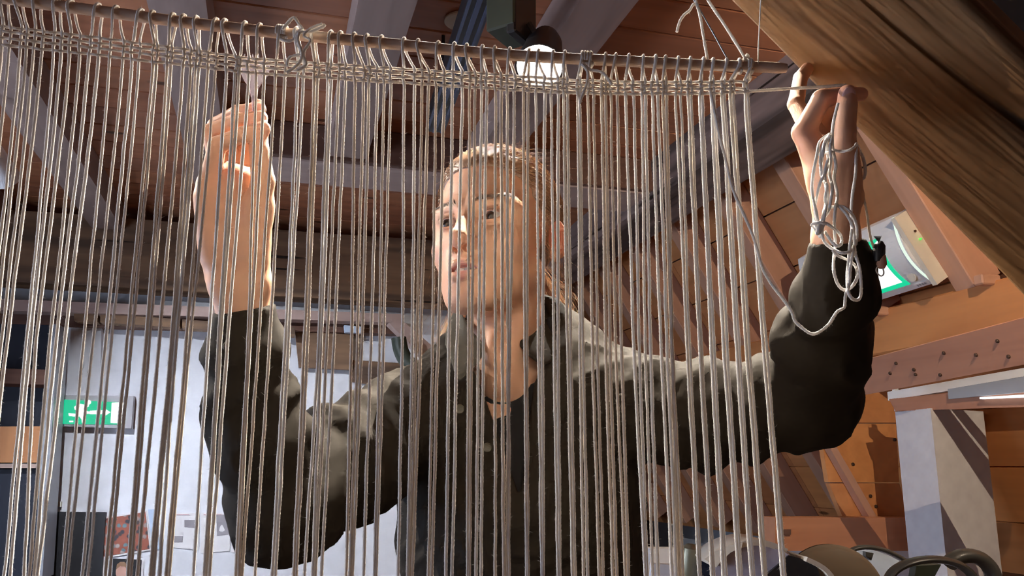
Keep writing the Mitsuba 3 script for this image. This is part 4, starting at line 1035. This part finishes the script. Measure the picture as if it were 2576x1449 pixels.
blend(isH * g(np.linalg.norm(np.stack([A_ - .042, Q[:, 1] - .07, Q[:, 2] + .035], 1), axis=1), .03, .01) * .3, (.68, .34, .26))
em = np.stack([A_, Q[:, 1], Q[:, 2]], 1) - EYE[1]
blend(isH * g(np.linalg.norm(em, axis=1), .0165, .0140) * (np.abs(em[:, 2]) < .006) * .45, (.30, .14, .11))
br = cone(np.stack([A_, Q[:, 1], Q[:, 2]], 1), (.014, .089, .0175), (.045, .067, .0215), .0034, .002) 
brow = isH & (Q[:, 1] > .03)
brz = .0180 + .0045 * np.sin(np.clip((A_ - .012) / .036, 0, 1) * 2.2)
blend(brow * g(np.abs(Q[:, 2] - brz), .0048, .0018) * g(A_, .009, .014) * g(A_, .052, .044) * .45, (.16, .09, .05))
def tipc(px, py, Y, r, c, w):
    blend(g(np.linalg.norm(V - P(px, py, Y), axis=1), r, r * .4) * w, c)
for x, y, Y in ((664, 322, .784), (656, 296, .79), (652, 274, .796), (650, 266, .804), (652, 322, .79), (2166, 237, .796), (2132, 236, .77), (590, 420, .80), (2030, 350, .79)):
    tipc(x, y, Y, .022, (.72, .33, .23), .5)
scene['skin'] = {'type': 'twosided', 'bsdf': {'type': 'principled', 'base_color': {'type': 'mesh_attribute', 'name': 'vertex_color'}, 'roughness': .5, 'specular': .35, 'sheen': .2}}
add(PS + '__body', body, 'skin', smooth=True, color=np.clip(col, 0, 1))
# eyes
def eyeball(c, gaze):
    m = trimesh.creation.icosphere(5, 1.0)
    d = m.vertices @ (gaze / np.linalg.norm(gaze))
    an = np.degrees(np.arccos(np.clip(d, -1, 1)))
    colr = np.tile([.72, .68, .66], (len(d), 1))
    colr[an < 35] = (.022, .011, .007); colr[(an < 35) & (an > 31)] = (.02, .012, .008); colr[an < 16] = (.003, .003, .003)
    r = .0124 * (1 + .045 * np.clip(1 - (an / 32) ** 2, 0, 1))
    return trimesh.Trimesh(c + m.vertices * r[:, None] * HSC, m.faces, process=False), colr
scene['eye'] = {'type': 'principled', 'base_color': {'type': 'mesh_attribute', 'name': 'vertex_color'}, 'roughness': .12, 'specular': .35, 'clearcoat': .35, 'clearcoat_gloss': .98}
for e in EYE:
    c = hw(e[None])[0]
    m, cr = eyeball(c, P(560, 420, .62) - c)
    add(PS + '__eye', m, 'eye', smooth=True, color=cr)
plain('tooth', (.72, .68, .60), .25)
tt = []
for i, w in zip((-2, -1, 0, 1, 2, 3), (.0062, .0066, .0085, .0085, .0066, .0062)):
    x = (i - .5) * .0078; y = .0915 - 9.0 * x * x
    m = trimesh.creation.icosphere(2, 1.0); m.vertices = np.sign(m.vertices) * np.abs(m.vertices) ** .6
    q = m.vertices * np.array([w * .5, .003, .0048]) + np.array([x, y - .004, -.0695])
    t_ = trimesh.Trimesh(hw(q), m.faces, process=False)
    if t_.volume < 0: t_.invert()
    tt.append(t_)
for q in tt: add(PS + '__tooth', q, 'tooth', smooth=True)
# lashes and brows as short hairs
plain('dark_hair', (.045, .025, .015), .6)
rg = np.random.default_rng(5); hs = []
for sx in (-1, 1):
    for i in range(34):
        x = -.0135 + .027 * i / 33
        z = np.sqrt(.0215 ** 2 - x * x) - .0158; y = np.sqrt(max(.0146 ** 2 - x * x - z * z, 1e-6))
        q0 = np.array([sx * (.0315 + x), .0705 + y, z]); hs.append(tube(hw(np.array([q0, q0 + [sx * x * .10, .0026, .0001], q0 + [sx * x * .2, .0042, .0016]])), [.00018, .00012, .00004], 3))
for q in (hs[:34], hs[34:]): add(PS + '__eyelashes', cat(*q), 'dark_hair')
hs = []
from trimesh.proximity import closest_point
fm = trimesh.Trimesh(m_head.vertices, m_head.faces, process=False)
for sx in (-1, 1):
    for i in range(90):
        t = rg.uniform(0, 1); x = .012 + .037 * t; z = .0180 + .0045 * math.sin(t * 2.2) + rg.normal(0, .0014) * (1 - .5 * t)
        q0 = np.array([sx * x, .092 - 11 * x * x, z]); hs.append((sx, t, q0))
pr, _, _ = closest_point(fm, hw(np.array([h[2] for h in hs])))
bw = []
for (sx, t, _), p0 in zip(hs, pr):
    d = np.array([sx * (.35 + .8 * t), -.3, .75 - .9 * t]); d = d / np.linalg.norm(d) @ HA
    out = (p0 - HC0); out /= np.linalg.norm(out)
    bw.append(tube(np.array([p0, p0 + d * .004 + out * .0006, p0 + d * .008 + out * .0004]), [.00022, .00018, .00005], 3))
for q in (bw[:90], bw[90:]): add(PS + '__eyebrow', cat(*q), 'dark_hair')

# hair: a close cap, combed strands, fly-aways and the tied tail
def hair_mat(key, a, b):
    def fn(p, n, uv): return mix(a, b, fbm(p.x * 160, p.y * 160, p.z * 60, 2))
    scene[key] = {'type': 'twosided', 'bsdf': {'type': 'principled', 'base_color': mikit.proc(fn), 'roughness': .4, 'specular': .5}}
hair_mat('hair_cap', (.24, .135, .075), (.13, .07, .04)); hair_mat('hair_strand', (.42, .25, .14), (.22, .12, .065)); hair_mat('hair_light', (.55, .30, .16), (.36, .18, .09))
EC, ER = np.array([0, -.012, .042]), np.array([.074, .096, .083])
def hairline(q):
    y = q[:, 1]
    return np.where(y > .0, .018 + .72 * y, .018 + 2.4 * y) + .010 * (np.abs(q[:, 0]) / .07) * (y > .03)
def d_cap(p):
    q = hl(p)
    t = np.clip((q[:, 2] - hairline(q)) / .035, 0, 1)
    d = ell(q, EC, ER + .001) - .0085 * t * (2 - t)
    d = d - .0012 * (2 * meshkit.noise(np.stack([q[:, 0] * 170, q[:, 1] * 30, q[:, 2] * 60], 1), 2) - 1)
    cut = np.maximum(hairline(q), -.055) - q[:, 2]
    d = smax(d, cut * .8, .003)
    return smin(d, ell(q, (0, -.108, .012), (.020, .018, .020)), .02)
lo, hi = bounds([hw([[0, -.01, .04]])[0]], .135)
cap = polygonize(d_cap, lo, hi, .002)
add(PS + '__hair', cap, 'hair_cap', smooth=True)
TIE = np.array([0, -.118, .012])
def onskull(dirs, off): 
    dirs = dirs / np.linalg.norm(dirs, axis=-1, keepdims=True)
    return EC + dirs * (ER + off)
st = []; n_st = 0
td = (TIE - EC) / ER; td /= np.linalg.norm(td)
while n_st < 4200:
    d = rg.normal(size=3); d /= np.linalg.norm(d)
    q = onskull(d, 0)
    hlz = hairline(q[None])[0]
    if q[2] < max(hlz, -.05): continue
    if q[1] > 0 and q[2] > hlz + .05 and rg.random() < .3: continue
    n_st += 1
    d0 = d.copy(); om = math.acos(np.clip(d0 @ td, -1, 1)); ts = np.linspace(0, 1, 9)
    so = max(math.sin(om), 1e-3)
    path = (np.sin((1 - ts) * om)[:, None] * d0 + np.sin(ts * om)[:, None] * td) / so
    path += (rg.normal(0, .02, 3) * np.sin(ts * np.pi)[:, None])
    off = .0015 + .0125 * np.sin(ts * np.pi * .9) * rg.uniform(.4, 1.25) * (1 if d0[2] > .2 else .6)
    pd = path / np.linalg.norm(path, axis=1, keepdims=True)
    b0 = EC + pd * ER; th_ = np.clip((b0[:, 2] - hairline(b0)) / .035, 0, 1)
    off = .0012 + .0085 * th_ * (2 - th_) + .004 * rg.random() * np.sin(ts * np.pi)
    pth = EC + pd * (ER + off[:, None])
    st.append(tube(hw(pth), np.linspace(.0005, .00025, 9), 3, caps=False))
add(PS + '__hair__combed_strands', cat(*st), 'hair_strand', smooth=True); tag(PS + '__hair__combed_strands', 'reddish brown hair combed back', kind='stuff')
st = []
for i in range(260):
    a = rg.uniform(-1.3, 1.3)
    d = np.array([math.sin(a) * .8, rg.uniform(-.3, .75), rg.uniform(.55, 1.0)]); q = onskull(d, .004)
    nrm_ = d / np.linalg.norm(d)
    L = rg.uniform(.012, .038)
    back = np.array([rg.normal(0, .7), -.6 + rg.normal(0, .5), 0])
    tt_ = np.linspace(0, 1, 6)[:, None]
    pth = q + nrm_ * L * (.75 * tt_ + .0) + back * L * tt_ ** 1.5 + np.array([0, 0, -.35]) * L * tt_ ** 2
    st.append(tube(hw(pth), np.linspace(.00024, .00006, 6), 3, caps=False))
for i in range(110):     # wisps beside the cheeks and the nape
    sx = -1 if rg.random() < .5 else 1
    q = np.array([sx * .072, rg.uniform(-.035, .02), rg.uniform(-.03, .03)])
    L = rg.uniform(.05, .13); c1 = rg.normal(0, .5)
    tt_ = np.linspace(0, 1, 8)[:, None]
    pth = q + np.array([sx * .18, -.22, -.8]) * L * tt_ + np.array([sx * .25 * c1, .25 * c1, 0]) * L * tt_ ** 2 + np.array([sx, .5, 0]) * .006 * np.sin(tt_ * rg.uniform(3, 9))
    st.append(tube(hw(pth), np.linspace(.0002, .00006, 8), 3, caps=False))
add(PS + '__hair__loose_strands', cat(*st), 'hair_light', smooth=True); tag(PS + '__hair__loose_strands', 'loose flyaway hairs', kind='stuff')
st = []; tw = hw(TIE[None])[0]
for i in range(520):
    o = rg.normal(0, 1, 3) * .012; o2 = rg.normal(0, 1, 3) * np.array([.016, .016, .014]); w = rg.uniform(0, 6)
    pts = np.array([tw + o * .35, P(1385, 775, 1.185) + o, P(1402, 815, 1.18) + o * 1.1 + o2 * .3, P(1402, 862, 1.17) + o2, P(1392, 915, 1.165) + o2 * 1.3])
    p_ = resample(pts, .02); s = np.arange(len(p_)); p_[:, 0] += .003 * np.sin(s * .9 + w); p_[:, 2] += .002 * np.cos(s * 1.1 + w)
    st.append(tube(p_, np.linspace(.00035, .00012, len(p_)), 3, caps=False))
for i in range(160):
    o = rg.normal(0, 1, 3) * .007
    pts = np.array([tw + o * .4, P(1150, 810, 1.19) + o, P(1128, 850, 1.175) + o, P(1118, 880 + rg.uniform(-10, 16), 1.165) + o * 1.5])
    p_ = resample(pts, .02); p_[:, 0] += .003 * np.sin(np.arange(len(p_)) * .9 + i)
    st.append(tube(p_, np.linspace(.0003, .0001, len(p_)), 3, caps=False))
add(PS + '__hair__tied_tail', cat(*st), 'hair_light', smooth=True); tag(PS + '__hair__tied_tail', 'tied tail of reddish fair hair', kind='stuff')

# nail of the thumb on the right hand
plain('nail_skin', (.72, .42, .38), .25)
nm = trimesh.creation.icosphere(3, 1.0); tc = P(2136, 238, .7625)
nx, ny = RT, UP * .96 + RT * .06
nz_ = np.cross(nx, ny); 
add(PS + '__thumb_nail', trimesh.Trimesh(tc + nm.vertices[:, :1] * nx * .0066 + nm.vertices[:, 1:2] * ny * .0080 + nm.vertices[:, 2:] * nz_ * .0022, nm.faces, process=False), 'nail_skin', smooth=True)
nm2 = P(1, 1, 1)

# shirt
def fold(p, d):
    n1 = 2 * meshkit.fbm(p * np.array([17, 14, 17]) + 3.1, 3, 11) - 1
    n2 = 2 * meshkit.noise(p * np.array([34, 30, 34]) + 7.7, 5) - 1
    n3 = 1 - np.abs(2 * meshkit.noise(p * np.array([26, 20, 21]) + 4 * meshkit.noise(p * 9 + 2, 8)[:, None], 12) - 1)
    return .0080 * n1 + .0025 * n2 + .0048 * (n3 ** 3 - .25)
def rings(p, a, b, amp, wl, ph):
    ab = b - a; L = np.linalg.norm(ab); t = (p - a) @ (ab / L)
    w = 2 * meshkit.noise(p * 11 + ph, 3) - 1
    r = np.sin(2 * np.pi * (t / wl) + 4.2 * w + ph + (p[:, 1] - a[1]) * 16)
    return amp * r * np.exp(-((t / L - .5) / .62) ** 2)
def d_shirt(p):
    d = ell(p, P(1310, 1200, 1.13), (.158, .098, .25))
    d = smin(d, cone(p, P(1310, 1330, 1.13), P(1318, 1800, 1.13), .140, .135), .05)
    d = smin(d, cone(p, SHL, SHR, .056, .058), .05)
    d = smin(d, cone(p, NECK + np.array([-.02, .012, -.012]), SHL, .048, .052), .04); d = smin(d, cone(p, NECK + np.array([.03, .012, -.01]), SHR, .046, .055), .04)
    ml, mr = (SHL + ELL_) / 2, P(1760, 1040, 1.06)
    la = smin(cone(p, SHL, ml, .063, .064), cone(p, ml, ELL_, .064, .055), .03)
    lf = chain(p, [(ELL_ + np.array([0, 0, .005]), .055), (P(650, 1080, .885), .047), (P(622, 900, .858), .036), (P(614, 770, .842), .031)], .03)
    ra = chain(p, [(SHR, .062), (mr, .061), (ELR, .058)], .03)
    rf = chain(p, [(ELR, .058), (P(2070, 850, .91), .045), (P(2108, 720, .848), .0325), (P(2106, 600, .812), .0285)], .03)
    la = la - rings(p, SHL, ELL_, .0055, .055, .3); ra = ra - rings(p, SHR, ELR, .0055, .06, 1.7)
    lf = lf - rings(p, ELL_, P(614, 770, .842), .0030, .06, 2.2); rf = rf - rings(p, ELR, P(2106, 600, .812), .0035, .07, .9)
    d = smin(d, smin(la, lf, .012), .022); d = smin(d, smin(ra, rf, .012), .022)
    cf = np.minimum(np.linalg.norm(p - P(612, 774, .842), axis=1), np.linalg.norm(p - P(2106, 606, .812), axis=1))
    d = d - fold(p, d) * np.clip((cf - .02) / .08, .15, 1)
    # neck opening and open front
    d = smax(d, -cone(p, NECK + np.array([-.004, -.012, -.03]), NECK + np.array([-.02, -.05, .2]), .060, .075), .006)
    A1, A2, A3, A4 = P(1190, 915, 1.0), P(1302, 1235, 1.0), P(1350, 905, 1.0), P(1312, 1235, 1.0)
    def half(a, b, s):
        e = b - a; n = np.array([e[2], 0, -e[0]]) * s; n /= np.linalg.norm(n); return (p - a) @ n
    w = np.maximum(half(A1, A2, 1), half(A3, A4, -1))
    w = np.maximum(w, (p[:, 1] - 1.10))
    d = smax(d, -w, .004)
    # cuffs
    for c, dr_, r in ((P(612, 774, .842), P(600, 700, .832) - P(612, 774, .842), .030), (P(2106, 606, .812), P(2103, 540, .803) - P(2106, 606, .812), .0265)):
        n = dr_ / np.linalg.norm(dr_)
        t = (p - c) @ n; rad = np.linalg.norm(p - c - t[:, None] * n, axis=1)
        near = rad < .07
        d = np.where(near & (np.abs(t) < .1), smax(d, t, .003), d)
        hole = np.maximum(rad - (r - .0075), -.012 - t)
        d = np.where(near & (np.abs(t) < .1), smax(d, -hole, .002), d)
    return d
lo, hi = bounds([P(560, 1250, .88), P(2180, 900, .93), P(2100, 600, .81), P(614, 770, .842), SHL, SHR, P(1310, 1200, 1.13)], .10); lo[2] = P(1300, 1600, 1.1)[2]; hi[1] = 1.26
sm = polygonize(d_shirt, lo, hi, .0042)
def cloth(key, a, b, f=240):
    def fn(p, n, uv):
        w = fbm(p.x * 9, p.y * 9, p.z * 9, 2)
        return mix(a, b, dr.clip(.55 * fbm(p.x * f, p.y * f, p.z * f, 2) + .9 * (w - .3), 0, 1))
    scene[key] = {'type': 'twosided', 'bsdf': {'type': 'principled', 'base_color': mikit.proc(fn), 'roughness': .8, 'specular': .12}}
cloth('shirt_cloth', (.0075, .0058, .004), (.0145, .0112, .008)); cloth('collar_cloth', (.06, .06, .052), (.085, .083, .07)); cloth('tshirt_cloth', (.005, .005, .006), (.008, .008, .009))
SH = PS + '__shirt'
add(SH, sm, 'shirt_cloth', smooth=True); tag(SH, 'dark olive brown shirt with rolled folds and open collar')
def d_tee(p):
    d = ell(p, P(1308, 1200, 1.128), (.150, .088, .26))
    d = smin(d, cone(p, NECK + np.array([-.02, .01, -.03]), NECK + np.array([.03, .01, -.03]), .055, .055), .04)
    d = smin(d, cone(p, P(1310, 1330, 1.13), P(1318, 1800, 1.13), .128, .12), .05)
    c = NECK + np.array([-.006, -.010, -.004])
    d = smax(d, -cone(p, c, c + np.array([-.02, -.06, .2]), .0545, .07), .004)
    return d
lo, hi = bounds([P(1310, 1200, 1.13)], .2); lo[2] = P(1300, 1600, 1.1)[2]; hi[2] = NECK[2] + .06
add(PS + '__t_shirt', polygonize(d_tee, lo, hi, .005), 'tshirt_cloth', smooth=True); tag(PS + '__t_shirt', 'black t-shirt showing in the open front')
# collar flaps, buttons, seams
def flap(pts, key, mat, th=.0035):
    q = np.array([P(*a) for a in pts]); c = q.mean(0)
    tri = []; n = len(q)
    u_, s_, vt = np.linalg.svd(q - c); nn = vt[2]
    if nn @ (c - CAM) > 0: nn = -nn
    vs = [q + nn * th, q - nn * th]; cc_ = [c + nn * (th + .004), c - nn * (th - .004)]
    v = np.vstack([*vs, cc_]); f = []
    for i in range(n):
        j = (i + 1) % n
        f += [[i, j, 2 * n], [n + j, n + i, 2 * n + 1], [i, n + i, n + j], [i, n + j, j]]
    m = trimesh.Trimesh(v, f, process=False); 
    if m.volume < 0: m.invert()
    m = m.subdivide().subdivide(); m = trimesh.smoothing.filter_laplacian(m, iterations=2)
    return add(key, m, mat, smooth=60)
flap([(1146, 852, 1.075), (1163, 872, 1.045), (1190, 920, 1.02), (1222, 952, 1.01), (1206, 990, .998), (1182, 1018, .99), (1150, 1050, .985), (1136, 1000, 1.0), (1118, 950, 1.02), (1124, 900, 1.05)], SH + '__collar', 'collar_cloth')
flap([(1356, 792, 1.10), (1374, 856, 1.085), (1398, 910, 1.06), (1412, 968, 1.03), (1375, 1012, 1.0), (1335, 985, 1.0), (1302, 948, 1.01), (1325, 895, 1.035), (1344, 840, 1.07)], SH + '__collar', 'shirt_cloth')
plain('button_horn', (.035, .031, .02), .35)
for px, py, Y in ((1156, 1029, .978), (1226, 1126, .985), (575, 872, .818), (566, 1080, .845)):
    c = P(px, py, Y); ax_ = CAM - c; ax_ = ax_ / np.linalg.norm(ax_)
    add(SH + '__button', lathe(c, ax_, [(-.002, .0052), (.0012, .0056), (.002, .0050), (.0012, .0036), (.001, .001)], 24), 'button_horn', smooth=40)
